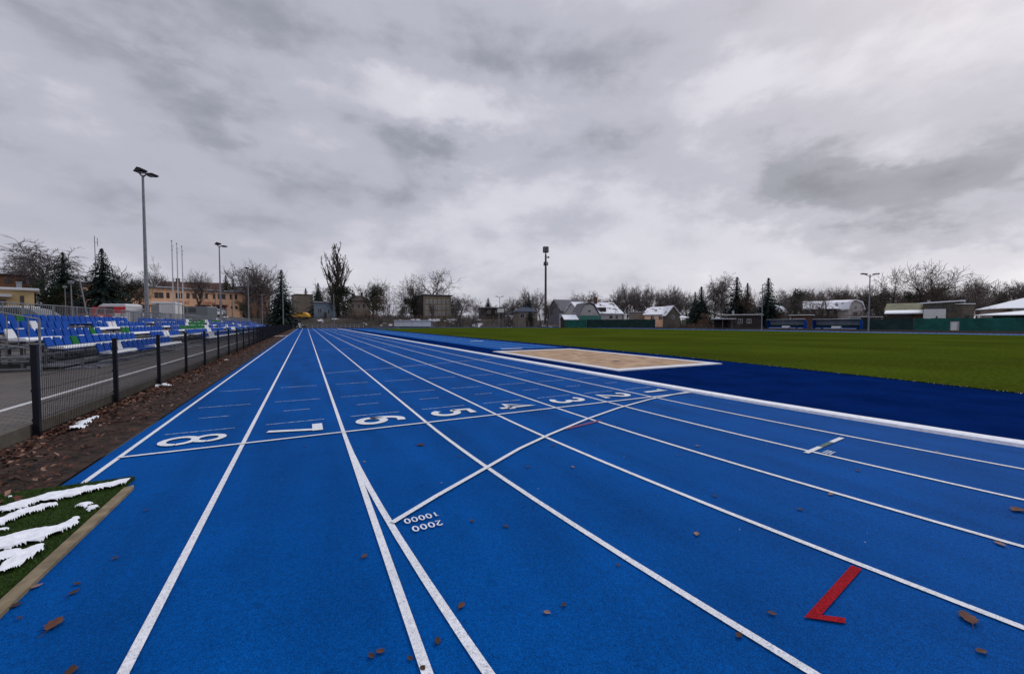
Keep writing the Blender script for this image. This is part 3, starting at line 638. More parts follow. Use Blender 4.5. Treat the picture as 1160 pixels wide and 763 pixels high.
def stand(si, Y0, Y1, lab):
    g = empty('grandstand', (0, 0, .15), label=lab, cat='grandstand', group='small spectator stands along the fence')
    fr = MB(); n = max(2, int((Y1-Y0)/2.2)+1); zb = 0
    for k in range(n):
        y = Y0+.1+(Y1-Y0-.2)*k/(n-1)
        for i, X in enumerate(ROWX):
            fr.box(X-.28, X-.22, y-.03, y+.03, 0, ROWZ[i]-.15-.46)if ROWZ[i] > .65 else None
            fr.box(X+.28, X+.33, y-.03, y+.03, 0, max(.12, ROWZ[i]-.62))
        fr.box(-17.3, -13.35, y-.025, y+.025, .03, .09); fr.tube((-13.4, y, .1), (-17.3, y, .95), .02, n=4)
        for i, X in enumerate(ROWX): fr.box(X-.02, X+.02, y-.02, y+.02, ROWZ[i]-.62, ROWZ[i]-.19)
    for i, X in enumerate(ROWX):
        z = ROWZ[i]-.15; fr.box(X-.02, X+.03, Y0+.1, Y1-.1, z-.075, z-.03)
    fr.box(-13.42, -13.36, Y0, Y1, .03, .10); fr.box(-13.42, -13.36, Y0, Y1, .24, .28)
    fr.build('frame', M['galvdark'], g)
    for i, X in enumerate(ROWX):
        z = max(.1, ROWZ[i]-.15-.45); mb = MB(); mb.box(X-.35, X+.40, Y0, Y1, z-.05, z)
        mb.build('tread', M['galv'], g)
    seats = []; ns = int((Y1-Y0-.3)/.505)
    for i, X in enumerate(ROWX):
        sn = []; run = None
        for k in range(ns):
            Y = Y0+.35+k*.505; c = colour(si, i, Y, X)
            if i == 0 and si == 0 and (Y < Y0+1.0 or Y > 25.6): continue
            if c == '-': sn.append((Y, 2)); continue
            seats.append((dep(X, Y), X, Y, i, c))
            rr = noise.noise(Vector((Y*.22, i*3.1, si*5)))
            if rr > (-.26 if i < 4 else .05): sn.append((Y, 1))
        mb = MB(); rs = random.Random(si*7+i)
        for (Y, t) in sn:
            zt = ROWZ[i]-.15+(.0 if t == 1 else -.02); h = rs.uniform(.05, .075)
            mb.prism([(X+.05, zt+.042), (X+.06, zt+.05+h*.7), (X+.2, zt+.045+h), (X+.38, zt+.05+h*.8), (X+.42, zt+.05+h*.1), (X+.415, zt+.02)][::-1], 'y', Y-.2525, Y+.2525)
            if rs.random() < .35 and t == 1: mb.box(X-.07, X-.02, Y-.15, Y+.15, zt+.36, zt+.385)
        if mb.v: mb.build('snow_strip', M['snow'], g)
    seats.sort(); rest = {k: MB() for k in SM}
    for j, (d, X, Y, i, c) in enumerate(seats):
        key = {'b': 'blueseat', 'g': 'greenseat', 'w': 'whiteseat'}[c]
        if j < 99:
            o = bpy.data.objects.new('seat', SMM[key]); C.objects.link(o); o.parent = g; o.location = (X, Y, ROWZ[i]-.15)
            if c != 'b': o['label'] = {'g': 'green seat', 'w': 'white seat'}[c]
        else:
            r = rest['blueseat']; n0 = len(r.v); r.v += [(x+X, y+Y, z+ROWZ[i]-.15) for x, y, z in SM[key].v]
            r.f += [tuple(q+n0 for q in f) for f in SM[key].f]; r.mi += [{'b': 0, 'g': 1, 'w': 2}[c]]*len(SM[key].f)
    if rest['blueseat'].v: rest['blueseat'].build('seat', [M['blueseat'], M['greenseat'], M['whiteseat']], g, kind='stuff')
    B = ROWX[4]-.75
    railing(g, [(B, Y0, 1.15), (B, Y1, 1.15)], None, 1.05)
    mb_pts = [(-14.62, Y0-.05, .55), (-15.9, Y0-.05, .85), (B, Y0-.05, 1.15)]
    railing(g, mb_pts, None, 1.0, .2)
    mb = MB()
    for X, zt in ((-14.62, 1.5), (-15.9, 1.8), (B, 2.1)): mb.tube((X, Y0-.05, 0), (X, Y0-.05, zt), .03, n=6)
    for z in (.12, .34, .46): mb.tube((-14.62, Y0-.05, z), (B, Y0-.05, z), .022, n=5)
    for k in range(8): y = Y0+(Y1-Y0)*k/7; mb.tube((B, y, 0), (B, y, 2.2), .028, n=5)
    mb.tube((B, Y0, .5), (B, Y1, .5), .02, n=5); mb.build('side_frame', M['galv'], g)
    railing(g, [(ROWX[2]-.2, Y1+.05, 1.05), (B, Y1+.05, 1.15)], None, 1.0, .2)
stand(0, 16.6, 31.3, 'nearest stand of blue seats with green ones and snow streaks')
stand(1, 32.4, 46.2, 'second stand with blue, green and white seats beyond the gap')
stand(2, 47.3, 61.2, 'third stand with a green block, behind the flagpoles')
stand(3, 62.3, 76, 'fourth stand of blue seats near the middle of the fence')
stand(4, 77, 91, 'farthest stand of blue seats toward the end of the fence')
# ------------------------------------------------------------------ poles
def floodlight(px, d, pytop, lab, r=.13, heads=1, zb=None):
    x, y = at(px, d); zb = terr(x, y) if zb is None else zb; H = ZH(pytop, d)-zb
    g = empty('floodlight_pole', (x, y, zb), -YAW, label=lab, cat='floodlight', group='tall floodlight poles behind the stands')
    mb = MB(); mb.tube((0, 0, 0), (0, 0, H*.5), r, r*.75, 10); mb.tube((0, 0, H*.5), (0, 0, H-.3), r*.75, r*.5, 10); mb.build('pole', M['galv'], g)
    mb = MB(); mb.tube((0, 0, 0), (0, 0, .12), r*2, r*2, 10); mb.box(-.12, .12, -r-.03, -r, .6, 1.0); mb.build('base_plate', M['galvdark'], g)
    mb = MB(); mb.path([(0, 0, H-.45), (.25, 0, H-.25), (.75, -.1, H-.25)], .045); mb.path([(0, 0, H-.45), (-.25, 0, H-.15), (-.2, 0, H)], .045); mb.build('bracket', M['blackh'], g)
    for (cx, cz, tilt) in ((-.15, H+.05, .25), (.62, H-.3, .0)):
        mb = MB(); s_ = .33
        mb.prism([(cx-s_, cz-.07-tilt*.3), (cx-s_*.2, cz+.22-tilt*.2), (cx+s_*.5, cz+.12), (cx+s_, cz), (cx+s_*.3, cz-.12), (cx-s_*.5, cz-.16)] if tilt else [(cx-s_*.7, cz-.05), (cx-s_*.6, cz+.08), (cx+s_*.8, cz+.08), (cx+s_*1.1, cz), (cx+s_*.5, cz-.09)], 'y', -.25, .25)
        hd = mb.build('lamp_head', M['blackh'], g); mb = MB(); mb.box(cx-.2, cx+.2, -.16, .16, cz-.20, cz-.168) if tilt else mb.box(cx-.2, cx+.2, -.16, .16, cz-.11, cz-.091); mb.build('lens', M['lens'], hd)
floodlight(167, 29.5, 196, 'tallest floodlight pole, standing right behind the nearest stand', .14)
floodlight(250.5, 54, 277, 'middle floodlight pole in front of the orange building')
floodlight(282, 80, 304, 'smallest and farthest floodlight pole beside the bare trees')
def flagpole(px, d, py, lab):
    x, y = at(px, d); zb = terr(x, y); H = ZH(py, d)-zb
    g = empty('flagpole', (x, y, zb), 0, label=lab, cat='flagpole', group='three white flagpoles')
    mb = MB(); mb.tube((0, 0, 0), (0, 0, H), .07, .035, 8); mb.build('pole', M['wframe'], g)
    mb = MB(); mb.sphere((0, 0, H+.05), .07, .07, .07); mb.tube((0, 0, H-.5), (.22, -.1, H-.55), .02, n=4); mb.build('finial', M['galvdark'], g)
    mb = MB(); mb.tube((.09, 0, .8), (.06, 0, H-.3), .008, n=3); mb.tube((.0, 0, H-.9), (.13, -.06, H-1.0), .03, n=4); mb.build('halyard', M['galv'], g)
flagpole(197, 45, 274, 'left one of the three white flagpoles'); flagpole(202.6, 47.5, 277, 'middle one of the three white flagpoles'); flagpole(208.2, 50, 280, 'right one of the three white flagpoles')
def lamp(px, d, py, lab, style='T', r=.055, tilt=0, name='street_lamp', pole='galv', group=None):
    x, y = at(px, d); zb = terr(x, y); H = ZH(py, d)-zb
    g = empty(name, (x, y, zb), -YAW, label=lab, cat='lamp', group=group)
    mb = MB(); mb.tube((0, 0, 0), (tilt, 0, H), r*1.3, r*.8, 7); mb.build('pole', M[pole], g)
    t = tilt
    if style == 'T':
        mb = MB(); mb.tube((t, 0, H-.02), (t, 0, H+.22), .22, .28, 8); mb.build('lamp_head', M['lens'], g); mb = MB(); mb.tube((t, 0, H+.22), (t, 0, H+.28), .34, .12, 8); mb.build('cap', M['galv'], g)
    elif style == 'arm':
        mb = MB(); mb.path([(t, 0, H-.4), (t+.3, 0, H), (t+1.5, -.2, H+.15)], .04); mb.build('arm', M[pole], g); mb = MB(); mb.box(t+1.2, t+1.9, -.35, -.1, H+.1, H+.26); mb.build('lamp_head', M['galvdark'], g)
    elif style == 'double':
        mb = MB(); mb.path([(t-1.0, 0, H), (t-.3, 0, H-.25), (t, 0, H-.5), (t+.3, 0, H-.25), (t+1.0, 0, H)], .05); mb.build('arm', M[pole], g)
        for s_ in (-1, 1):
            mb = MB(); mb.prism([(t+s_*.55, H-.05), (t+s_*.6, H+.14), (t+s_*1.5, H+.22), (t+s_*1.6, H+.02)], 'y', -.22, .22); mb.build('lamp_head', M['galvdark'], g)
    elif style == 'flat':
        mb = MB(); mb.box(t-.45, t+.45, -.2, .2, H-.02, H+.12); mb.build('lamp_head', M['galv'], g)
    return g
lamp(82, 46, 321, 'white globe lamp post before the dark thuja', 'T'); lamp(75, 62, 326, 'shorter grey lamp post beside the dark thuja', 'T', .05)
lamp(101.5, 40, 305, 'pole leaning to the left above the back railing', 'none', .05, -1.0, name='leaning_pole')
lamp(263.5, 84, 330, 'dark lamp post with a pale lantern before the orange building', 'T', .07, pole='galvdark')
lamp(245, 92, 329, 'thin lamp post in front of the red garage door', 'flat', .05); lamp(297.5, 95, 334, 'lamp post with flat head among the bare bushes', 'flat', .07)
lamp(321, 100, 306, 'grey utility pole standing in front of the spruce', 'none', .10, name='utility_pole'); lamp(378.5, 125, 333, 'pale concrete pole at the corner of the small blue house', 'none', .12, name='utility_pole')
lamp(441, 150, 325, 'street lamp with a curved arm left of the apartment block', 'arm', .09); lamp(566, 150, 336, 'double headed lamp behind the middle of the field', 'double', .09)
lamp(863, 88, 322, 'grey floodlight pole at the left end of the team shelters', 'arm', .09, name='floodlight_pole', pole='galv'); lamp(984, 72, 311, 'double headed floodlight pole at the right of the team shelters', 'double', .10, name='floodlight_pole')
lamp(622.5, 150, 344, 'thin white pole just right of the telecom mast', 'none', .06, name='white_pole'); lamp(632, 150, 345, 'left one of two thin white poles by the grey gable', 'none', .06, name='white_pole'); lamp(637.5, 150, 343, 'right one of two thin white poles by the grey gable', 'none', .06, name='white_pole')
def antenna():
    d = 160; x, y = at(110.5, d); zb = terr(x, y); H = ZH(268, d)-zb
    g = empty('antenna_mast', (x, y, zb), -YAW, label='thin radio antenna rising behind the spruce on the left', cat='antenna')
    mb = MB(); mb.tube((0, 0, 0), (0, 0, H), .16, .1, 6); mb.build('mast', M['galvdark'], g)
    mb = MB(); mb.tube((1.1, 0, H-4), (1.1, 0, H-.8), .1, n=5); mb.tube((0, 0, H-2.6), (1.1, 0, H-2.6), .08, n=5); mb.build('dipole', M['galvdark'], g)
    d = 190; x, y = at(618, d); zb = terr(x, y); H = ZH(280, d)-zb; k = d/FPX
    g = empty('telecom_mast', (x, y, zb), -YAW, label='tall dark telecom mast with antenna drum above the field', cat='mast')
    mb = MB(); mb.tube((0, 0, 0), (0, 0, H-9*k), .62, .45, 10); mb.tube((0, 0, H-9*k), (0, 0, H), .3, .25, 8); mb.build('mast', M['dframe'], g)
    mb = MB()
    for i in range(6):
        t = 2*pi*i/6; c, s_ = cos(t)*1.05, sin(t)*1.05; mb.box(c-.32, c+.32, s_-.2, s_+.2, H-6*k, H)
    mb.build('antenna_panels', M['galvdark'], g)
    mb = MB(); mb.tube((0, 0, H-6.4*k), (0, 0, H-6.1*k), 1.4, 1.4, 10); mb.tube((0, 0, H-20*k), (0, 0, H-19.6*k), 1.2, 1.2, 10)
    for i in range(5): t = 2*pi*i/5; mb.box(cos(t)*.9-.2, cos(t)*.9+.2, sin(t)*.9-.15, sin(t)*.9+.15, H-21*k, H-17*k)
    mb.build('platform', M['dframe'], g)
    mb = MB(); mb.tube((.3, -.3, H-12*k), (1.5, -.5, H-12*k), .2, n=6); mb.sphere((1.2, -.5, H-12*k), .5, .3, .5); mb.build('dish', M['galvdark'], g)
antenna()
# overhead wires
def wires():
    for i, (pts, lab) in enumerate([([(-60, 60, 296), (0, 70, 298), (170, 130, 313), (350, 150, 326)], 'upper overhead wire crossing the sky on the left'), ([(-60, 60, 304), (0, 70, 304), (170, 130, 316), (350, 150, 329)], 'lower overhead wire crossing the sky on the left'),
                                    ([(336, 150, 324), (430, 160, 330), (520, 170, 333)], 'thin overhead wire running behind the tall poplar')]):
        mb = MB(); P = []
        for (a, b) in zip(pts, pts[1:]):
            for k in range(8):
                t = k/8; x0, y0 = at(a[0], a[1]); x1, y1 = at(b[0], b[1]); z = ZH(a[2], a[1])*(1-t)+ZH(b[2], b[1])*t - 4*t*(1-t)*.5
                P.append((x0+(x1-x0)*t, y0+(y1-y0)*t, z))
        P.append((*at(pts[-1][0], pts[-1][1]), ZH(pts[-1][2], pts[-1][1])))
        mb.path(P, .022, 4); mb.build('overhead_wire', M['blackh'], label=lab, cat='wire')
wires()
# ------------------------------------------------------------------ buildings
class Fac:
    """a building whose facade runs from plan point A (left) to B (right)"""
    def __init__(s, name, A, B, pytop, lab, cat='building', deep=8, zb=None, pxtop=None, group=None):
        s.A = Vector(A); s.B = Vector(B); s.u = (s.B-s.A).normalized(); s.W = (s.B-s.A).length; s.D = deep
        rz = atan2(s.u.y, s.u.x); m = (s.A+s.B)/2
        s.zb = min(terr(*s.A), terr(*s.B))-.05 if zb is None else zb
        s.g = empty(name, (s.A.x, s.A.y, s.zb), rz, label=lab, cat=cat, group=group)
        s.H = s.z(pytop, s.fx((pxtop if pxtop is not None else pxof(m.x, m.y))))
    def fx(s, px):
        r = ray(px, 365.5); r = Vector((r.x, r.y)); o = Vector((CX, 0)); d = s.A-o
        den = r.x*s.u.y-r.y*s.u.x
        return (r.x*(-d.y)-r.y*(-d.x))/den if abs(den) > 1e-9 else 0
    def z(s, py, x): p = s.A+s.u*x; return ZH(py, dep(p.x, p.y))-s.zb
    def walls(s, m, x0=0, x1=None, y0=0, y1=None, z0=0, z1=None, name='wall'):
        mb = MB(); mb.box(x0, s.W if x1 is None else x1, y0, s.D if y1 is None else y1, z0, s.H if z1 is None else z1); return mb.build(name, M[m], s.g)
    def win(s, px0, px1, py0, py1, frame='wframe', pane='glass', name='window', bars=1, yo=0, fw=.07):
        x0, x1 = s.fx(px0), s.fx(px1); xm = (x0+x1)/2; z1, z0 = s.z(py0, xm), s.z(py1, xm)
        return s.winm(x0, x1, z0, z1, frame, pane, name, bars, yo, fw)
    def winm(s, x0, x1, z0, z1, frame='wframe', pane='glass', name='window', bars=1, yo=0, fw=.07):
        mb = MB(); a = yo-.07; b = yo-.003
        mb.box(x0, x1, a, b, z0, z0+fw); mb.box(x0, x1, a, b, z1-fw, z1); mb.box(x0, x0+fw, a, b, z0+fw, z1-fw); mb.box(x1-fw, x1, a, b, z0+fw, z1-fw)
        for i in range(bars): xm = x0+(x1-x0)*(i+1)/(bars+1); mb.box(xm-fw/2, xm+fw/2, a, b, z0+fw, z1-fw)
        o = mb.build(name, M[frame], s.g); mb = MB(); mb.box(x0+.01, x1-.01, yo-.035, yo-.006, z0+.01, z1-.01); mb.build('pane', M[pane], o)
        return o
    def flat(s, m, over=.3, th=.3, snow=True, x0=0, x1=None, y0=0, y1=None, z=None, sm_='snow'):
        x1 = s.W if x1 is None else x1; y1 = s.D if y1 is None else y1; z = s.H if z is None else z
        mb = MB(); mb.box(x0-over, x1+over, y0-over, y1+over, z+.002, z+th); o = mb.build('roof', M[m], s.g)
        if snow: mb = MB(); mb.box(x0-over+.05, x1+over-.05, y0-over+.05, y1+over-.05, z+th+.002, z+th+.12); mb.build('snow_cover', M[sm_], o)
        return o
    def gable(s, zr, roof='oldsnow', wall=None, x0=0, x1=None, y0=0, y1=None, z=None, over=.4, axis='x', th=.18, half=False):
        x1 = s.W if x1 is None else x1; y1 = s.D if y1 is None else y1; z = s.H if z is None else z
        mb = MB(); wm = MB()
        if axis == 'x':
            ym = (y0+y1)/2; k = (zr-z)/(ym-y0); o = over
            for (ya, yb) in ((y0-o, ym), (y1+o, ym)):
                mb.prism([(ya, z-k*o), (yb, zr), (yb, zr+th), (ya, z-k*o+th)], 'x', x0-o, x1+o)
            wm.prism([(y0+.01, z), (y1-.01, z), (ym, zr-.02)], 'x', x0+.01, x1-.01)
        else:
            xm = (x0+x1)/2; k = (zr-z)/(xm-x0); o = over
            for (xa, xb) in ((x0-o, xm), (x1+o, xm)): mb.prism([(xa, z-k*o), (xb, zr), (xb, zr+th), (xa, z-k*o+th)], 'y', y0-o, y1+o)
            wm.prism([(x0+.01, z), (x1-.01, z), (xm, zr-.02)], 'y', y0+.01, y1-.01)
        r = mb.build('roof', M[roof], s.g)
        if wall: wm.build('gable_wall', M[wall], s.g)
        return r
    def hip(s, zr, roof='oldsnow', x0=0, x1=None, y0=0, y1=None, z=None, over=.5, inset=.35):
        x1 = s.W if x1 is None else x1; y1 = s.D if y1 is None else y1; z = s.H if z is None else z
        x0 -= over; x1 += over; y0 -= over; y1 += over; w_ = x1-x0; d_ = y1-y0; i = min(inset*w_, w_/2-.05); ym = (y0+y1)/2; mb = MB(); t = .12
        a, b, c, d = (x0, y0, z+t), (x1, y0, z+t), (x1, y1, z+t), (x0, y1, z+t); e, f = (x0+i, ym, zr), (x1-i, ym, zr)
        for q in ([a, b, f, e], [b, c, f], [c, d, e, f], [d, a, e]): mb.face(q)
        mb.box(x0, x1, y0, y1, z+.002, z+t-.002)
        return mb.build('roof', M[roof], s.g)
    def chim(s, px, pyt, y, m='brick', roof=None, w_=.5, zb=None):
        x = s.fx(px); mb = MB(); z = s.z(pyt, x); mb.box(x-w_/2, x+w_/2, y, y+w_, (s.H-.5 if zb is None else zb), z); mb.box(x-w_/2-.06, x+w_/2+.06, y-.06, y+w_+.06, z+.002, z+.1); mb.build('chimney', M[m], roof or s.g)
def bld(px0, d0, px1, d1, name, top, lab, **k): return Fac(name, at(px0, d0), at(px1, d1), top, lab, **k)
# left side
b = bld(-105, 48.4, 40, 56, 'yellow_pavilion', 327, 'low yellow building with snowy roof edge behind the nearest stand', deep=7); b.walls('yellowwall'); r = b.flat('wframe', .5, .22)
b.win(24, 28.5, 335, 349, 'dframe'); b.win(-4, 8, 339, 352, 'dframe', name='door', bars=1)
mb = MB(); mb.box(b.fx(-20), b.fx(15), -1.2, -.01, b.z(334.5, 3), b.z(331, 3)); mb.build('canopy', M['wframe'], b.g); b.chim(23, 319, 2, 'galv', r, .5)
b = bld(-85, 83.6, 42, 95, 'brown_block', 311, 'brown flat roofed block rising behind the yellow building', deep=10); b.walls('brownwall'); b.flat('darkroof', .4, .4, False)
for k in range(5): b.win(-40+16*k, -32+16*k, 316, 321, 'dframe')
fs = Fac('fire_station', at(92, 97), at(275, 130), 332, 'long orange two storey building with red garage doors', deep=12, pxtop=270); fs.walls('orangewall'); fs.flat('greyroof', .5, .35, True, sm_='oldsnow')
for (a, c) in ((97, 103), (108, 114), (118, 124), (140, 147), (176, 180.4), (181, 186), (189.5, 193), (200, 204.5), (206, 208.8), (212, 215.5), (219, 223), (226, 230), (233.4, 236), (242, 244.3), (247.5, 250), (251.5, 256), (261, 264), (266.6, 269.4)):
    k = (a-92)/183; b0 = 329.2+k*4.3; fs.win(a, c, b0, b0+6.8-k*1.2, 'dframe')
for (a, c) in ((201, 205), (206.5, 209.5)): fs.win(a, c, 345.5, 354, 'dframe')
for (a, c) in ((262, 264.2), (266.8, 269.6)): fs.win(a, c, 346.4, 350, 'dframe')
for (a, c) in ((150, 170), (223.5, 237.5), (242, 257)):
    x0, x1 = fs.fx(a), fs.fx(c); xm = (x0+x1)/2; zt = fs.z(346.3, xm); mb = MB(); mb.box(x0, x1, -.09, -.003, .05, zt); dr = mb.build('garage_door', M['door_red'], fs.g)
    mb = MB(); mb.box(x0+.2, x1-.2, -.12, -.092, zt*.55, zt*.88); mb.build('glazing', M['glass'], dr); mb = MB()
    for q in range(5): xx = x0+.2+(x1-x0-.4)*q/4; mb.box(xx-.06, xx+.06, -.15, -.121, zt*.55, zt*.88)
    mb.box(x0+.2, x1-.2, -.15, -.121, zt*.69, zt*.74); mb.build('glazing_bar', M['wframe'], dr)
    mb = MB(); mb.box(x0-.3, x1+.3, -.5, -.002, zt+.05, zt+.3); mb.build('canopy', M['browntile'], fs.g)
mb = MB()
for q in range(9): x0 = fs.fx(185)+1.0*q; mb.box(x0, x0+.75, -.75, -.003, 4.1, 4.22) if 0 else None
def letters(fc, txt, px, py, size):
    cu = bpy.data.curves.new('lettering', 'FONT'); cu.body = txt; cu.size = size; cu.extrude = .02
    t = bpy.data.objects.new('tmp', cu); C.objects.link(t); dg = bpy.context.evaluated_depsgraph_get(); me = bpy.data.meshes.new_from_object(t.evaluated_get(dg)); bpy.data.objects.remove(t)
    x = fc.fx(px); me.materials.clear(); me.materials.append(M['redpaint']); o = bpy.data.objects.new('lettering', me); C.objects.link(o); o.parent = fc.g; o.location = (x, -.03, fc.z(py, x)); o.rotation_euler = (pi/2, 0, 0)
letters(fs, 'STRAŻ', 201, 343.8, 1.05); letters(fs, 'POŻARNA', 223.5, 344, 1.05); letters(fs, '11', 248, 344.4, 1.3)
b = bld(176, 175, 300, 190, 'brown_tiled_house', 331, 'dark brown tiled roofs rising behind the orange building', deep=14); b.walls('brownwall'); b.gable(b.z(319, b.W*.4), 'browntile', 'brownwall', x1=b.W*.62); b.gable(b.z(324, b.W*.9), 'darkroof', 'brownwall', x0=b.W*.66, y0=1); b.chim(196, 314, 6, 'brick', None, 1.2); b.chim(253, 318, 6, 'brick', None, 1.2)
b = bld(172, 47, 199, 48, 'white_container', 344, 'white box container standing behind the railing', cat='container', deep=3); b.walls('white', x0=.7, name='wall'); mb = MB(); mb.box(-.03, .697, .02, 3.03, 0, b.H-.1); mb.build('side_panel', M['galv'], b.g)
mb = MB()
for q in range(1, 5): x = .7+(b.W-.7)*q/5; mb.box(x-.03, x+.03, -.03, -.002, .1, b.H-.1)
mb.build('rib', M['lampw'], b.g); b.flat('wframe', .06, .1, True)
b = bld(336, 168, 355, 172, 'beige_block', 334, 'plain windowless beige block behind the yellow car', deep=10); b.walls('beige'); b.flat('darkroof', .2, .3, False)
b = bld(356, 138, 381, 141, 'small_blue_house', 343, 'small blue grey house with white window at the track end', cat='house', deep=6); b.walls('bluegrey'); b.flat('galv', .4, .25, True, sm_='oldsnow'); b.win(360, 364.6, 349, 355, bars=1); b.win(371, 374, 350, 355.5, bars=0)
mb = MB(); mb.box(b.fx(367), b.fx(370.2), -.08, -.003, .1, 2.3); mb.build('door', M['dframe'], b.g)
b = bld(394, 180, 420, 184, 'villa', 341, 'old pale villa with dark roof behind the brown hedge', cat='house', deep=10); b.walls('beige'); r = b.hip(b.z(334, b.W/2), 'darkroof'); b.chim(401, 332, 4, 'brick', r, .9); b.chim(411, 331, 4, 'brick', r, .9); b.win(398, 401, 344, 349); b.win(405, 408, 344, 349); b.win(411, 414.5, 344, 349)
b = Fac('apartment_block', at(480, 148), at(511, 153), 335, 'three storey beige apartment block with snow on its flat roof', deep=14); b.walls('greybeige')
r = b.flat('darkroof', .5, .35, True); mb = MB(); mb.box(-.32, -.003, .5, 13.5, .1, b.H-.2); mb.build('side_wall', M['darkroof'], b.g)
for j, py in enumerate((339.5, 346, 353)):
    for px in (482.5, 487, 492, 496.5, 501.5, 506.5): b.win(px, px+2.4, py, py+3.8, fw=.12)
b = bld(545, 170, 572, 172, 'low_snowy_house', 349, 'low house with snowy flat roof behind the hedge near centre', cat='house', deep=9); b.walls('darkwood'); b.flat('darkroof', .6, .25, True); b.win(552, 556, 351.5, 355); b.win(561, 565, 351.5, 355)
b = bld(587, 150, 609, 152, 'yellow_kiosk', 353.4, 'yellowish pavilion with dark blue hipped roof among the trees', deep=7); b.walls('beige'); b.hip(b.z(347.5, b.W/2), 'blueroof'); b.win(589.5, 594, 355, 360); b.win(600, 604, 355, 360)
mb = MB(); mb.box(b.fx(596), b.fx(598), -.08, -.003, .05, 2.2); mb.build('door', M['dframe'], b.g)
b = bld(636, 175, 668, 180, 'grey_gabled_barn', 352, 'big plain grey gable standing left of the villa under works', deep=14); b.walls('greyroof'); b.gable(b.z(339, b.W/2), 'greyroof', 'greyroof', x1=b.W*1.0)
# house under works
b = Fac('house_with_netting', at(652, 132), at(705, 138), 354.5, 'large snow roofed house with green netting on the gable', cat='house', deep=12)
b.walls('pale'); r = b.gable(b.z(342, b.W*.6), 'oldsnow', 'pale', x0=b.W*.1)
xg1 = b.fx(674); zt = b.z(344.5, xg1/2); mb = MB(); mb.prism([(0, 0), (xg1, 0), (xg1, b.H-.3), (xg1*.72, zt-.5), (xg1*.55, zt), (xg1*.3, zt-.3), (0, b.H-.8)], 'y', -2.2, -.003); mb.build('gable_wing', M['pale'], b.g)
mb = MB(); mb.prism([(-.4, b.H-1.2), (xg1*.3, zt-.1), (xg1*.55, zt+.25), (xg1*.74, zt-.2), (xg1+.3, b.H-.6), (xg1+.3, b.H-.3), (xg1*.76, zt+.1), (xg1*.55, zt+.6), (xg1*.28, zt+.2), (-.4, b.H-.9)], 'y', -2.5, 3); mb.build('wing_roof', M['greyroof'], b.g)
mb = MB(); mb.box(.2, xg1+.6, -2.62, -2.52, .2, b.H-.9); nn = mb.build('scaffold_net', M['scaffold'], b.g); mb = MB()
for q in range(9): x = .2+(xg1+.4)*q/8; mb.tube((x, -2.66, 0), (x, -2.66, b.H-.5), .05, n=5)
mb.build('scaffold_tube', M['galv'], nn); b.winm(xg1*.45, xg1*.6, b.H+.1, b.H+1.0, yo=-2.2)
b.chim(684, 336, 5, 'brick', r, 1.0); b.chim(677, 338.5, 5, 'brick', r, .8); mb = MB(); xd = b.fx(684); mb.box(xd-1.2, xd+1.2, .5, 4, b.H, b.z(348, xd)); mb.build('dormer', M['darkroof'], r); b.win(690, 694, 357, 361); b.win(697, 700, 357, 361)
b = bld(640, 128, 654, 129, 'snowy_shed', 361.5, 'small shed with a snowy roof at the green fence end', cat='shed', deep=4); b.walls('darkwood'); b.gable(b.z(357, b.W/2), 'snow', 'darkwood')
mb = MB(); mb.box(b.W*.3, b.W*.6, -.06, -.003, .05, 2); mb.build('door', M['timber'], b.g)
# low orange house
b = Fac('orange_house', at(730, 122), at(756, 118), 355.8, 'low orange house with snowy roof and open gable end', cat='house', deep=9); b.walls('orangewall', name='wall'); b.gable(b.z(347.5, b.W/2), 'oldsnow', 'orangewall'); b.win(746, 750, 357.5, 362); b.win(737, 741, 357.5, 362)
b = bld(718, 126, 730, 126, 'pale_garage', 354, 'pale cubic garage left of the low orange house', cat='garage', deep=6); b.walls('beige'); b.flat('darkroof', .15, .15, True); mb = MB(); mb.box(.8, b.W-.8, -.06, -.003, .02, 2.3); mb.build('door', M['timber'], b.g)
b = bld(755, 116, 770, 116, 'timber_gable_house', 356, 'timber gable end joined right of the low orange house', cat='house', deep=8); b.walls('timber'); b.gable(b.z(346.5, b.W/2), 'oldsnow', 'timber', axis='y'); b.win(761, 764, 357, 361)
b = bld(765, 118, 778, 118, 'garden_arbour', 360, 'small dark garden arbour right of the orange house', cat='arbour', deep=3); b.walls('darkwood', z0=0, z1=1.1)
mb = MB()
for xx in (0.05, b.W-.05):
    for yy in (.05, 2.9): mb.tube((xx, yy, 1.1), (xx, yy, b.H), .07, n=5)
mb.build('post', M['darkwood'], b.g); b.hip(b.z(357.2, b.W/2), 'snow')
# club house
b = Fac('club_house', at(808, 100), at(862, 95), 357.5, 'low dark club house under snowy flat roofs at the far straight', deep=8)
b.walls('darkwood', x0=b.W*.35); b.walls('darkwood', x1=b.W*.34, y0=2, z1=b.H*.8, name='porch_wall'); b.flat('timber', .5, .2, True, x0=b.W*.3); b.flat('timber', .5, .2, True, x1=b.W*.45, y0=-1.5, z=b.H*.72)
for xx in (0, b.W*.2, b.W*.4):
    mb = MB(); mb.box(xx, xx+.2, -1.4, -1.2, 0, b.H*.72); mb.build('post', M['timber'], b.g)
b.win(836, 841, 361, 366); b.win(846, 851, 361, 366)
mb = MB(); mb.tube((b.W*.42, 3, b.H), (b.W*.42, 3, b.H+1.3), .3, .25, 8); mb.build('vent', M['galv'], b.g)
b = bld(881, 135, 889, 135, 'distant_snow_roof_hut', 352, 'tiny hut with snowy roof just right of the last spruce', cat='hut', deep=4); b.walls('brick'); b.gable(b.z(346, b.W/2), 'snow', 'brick', over=.5); b.winm(.8, 1.6, 1.2, 2.2)
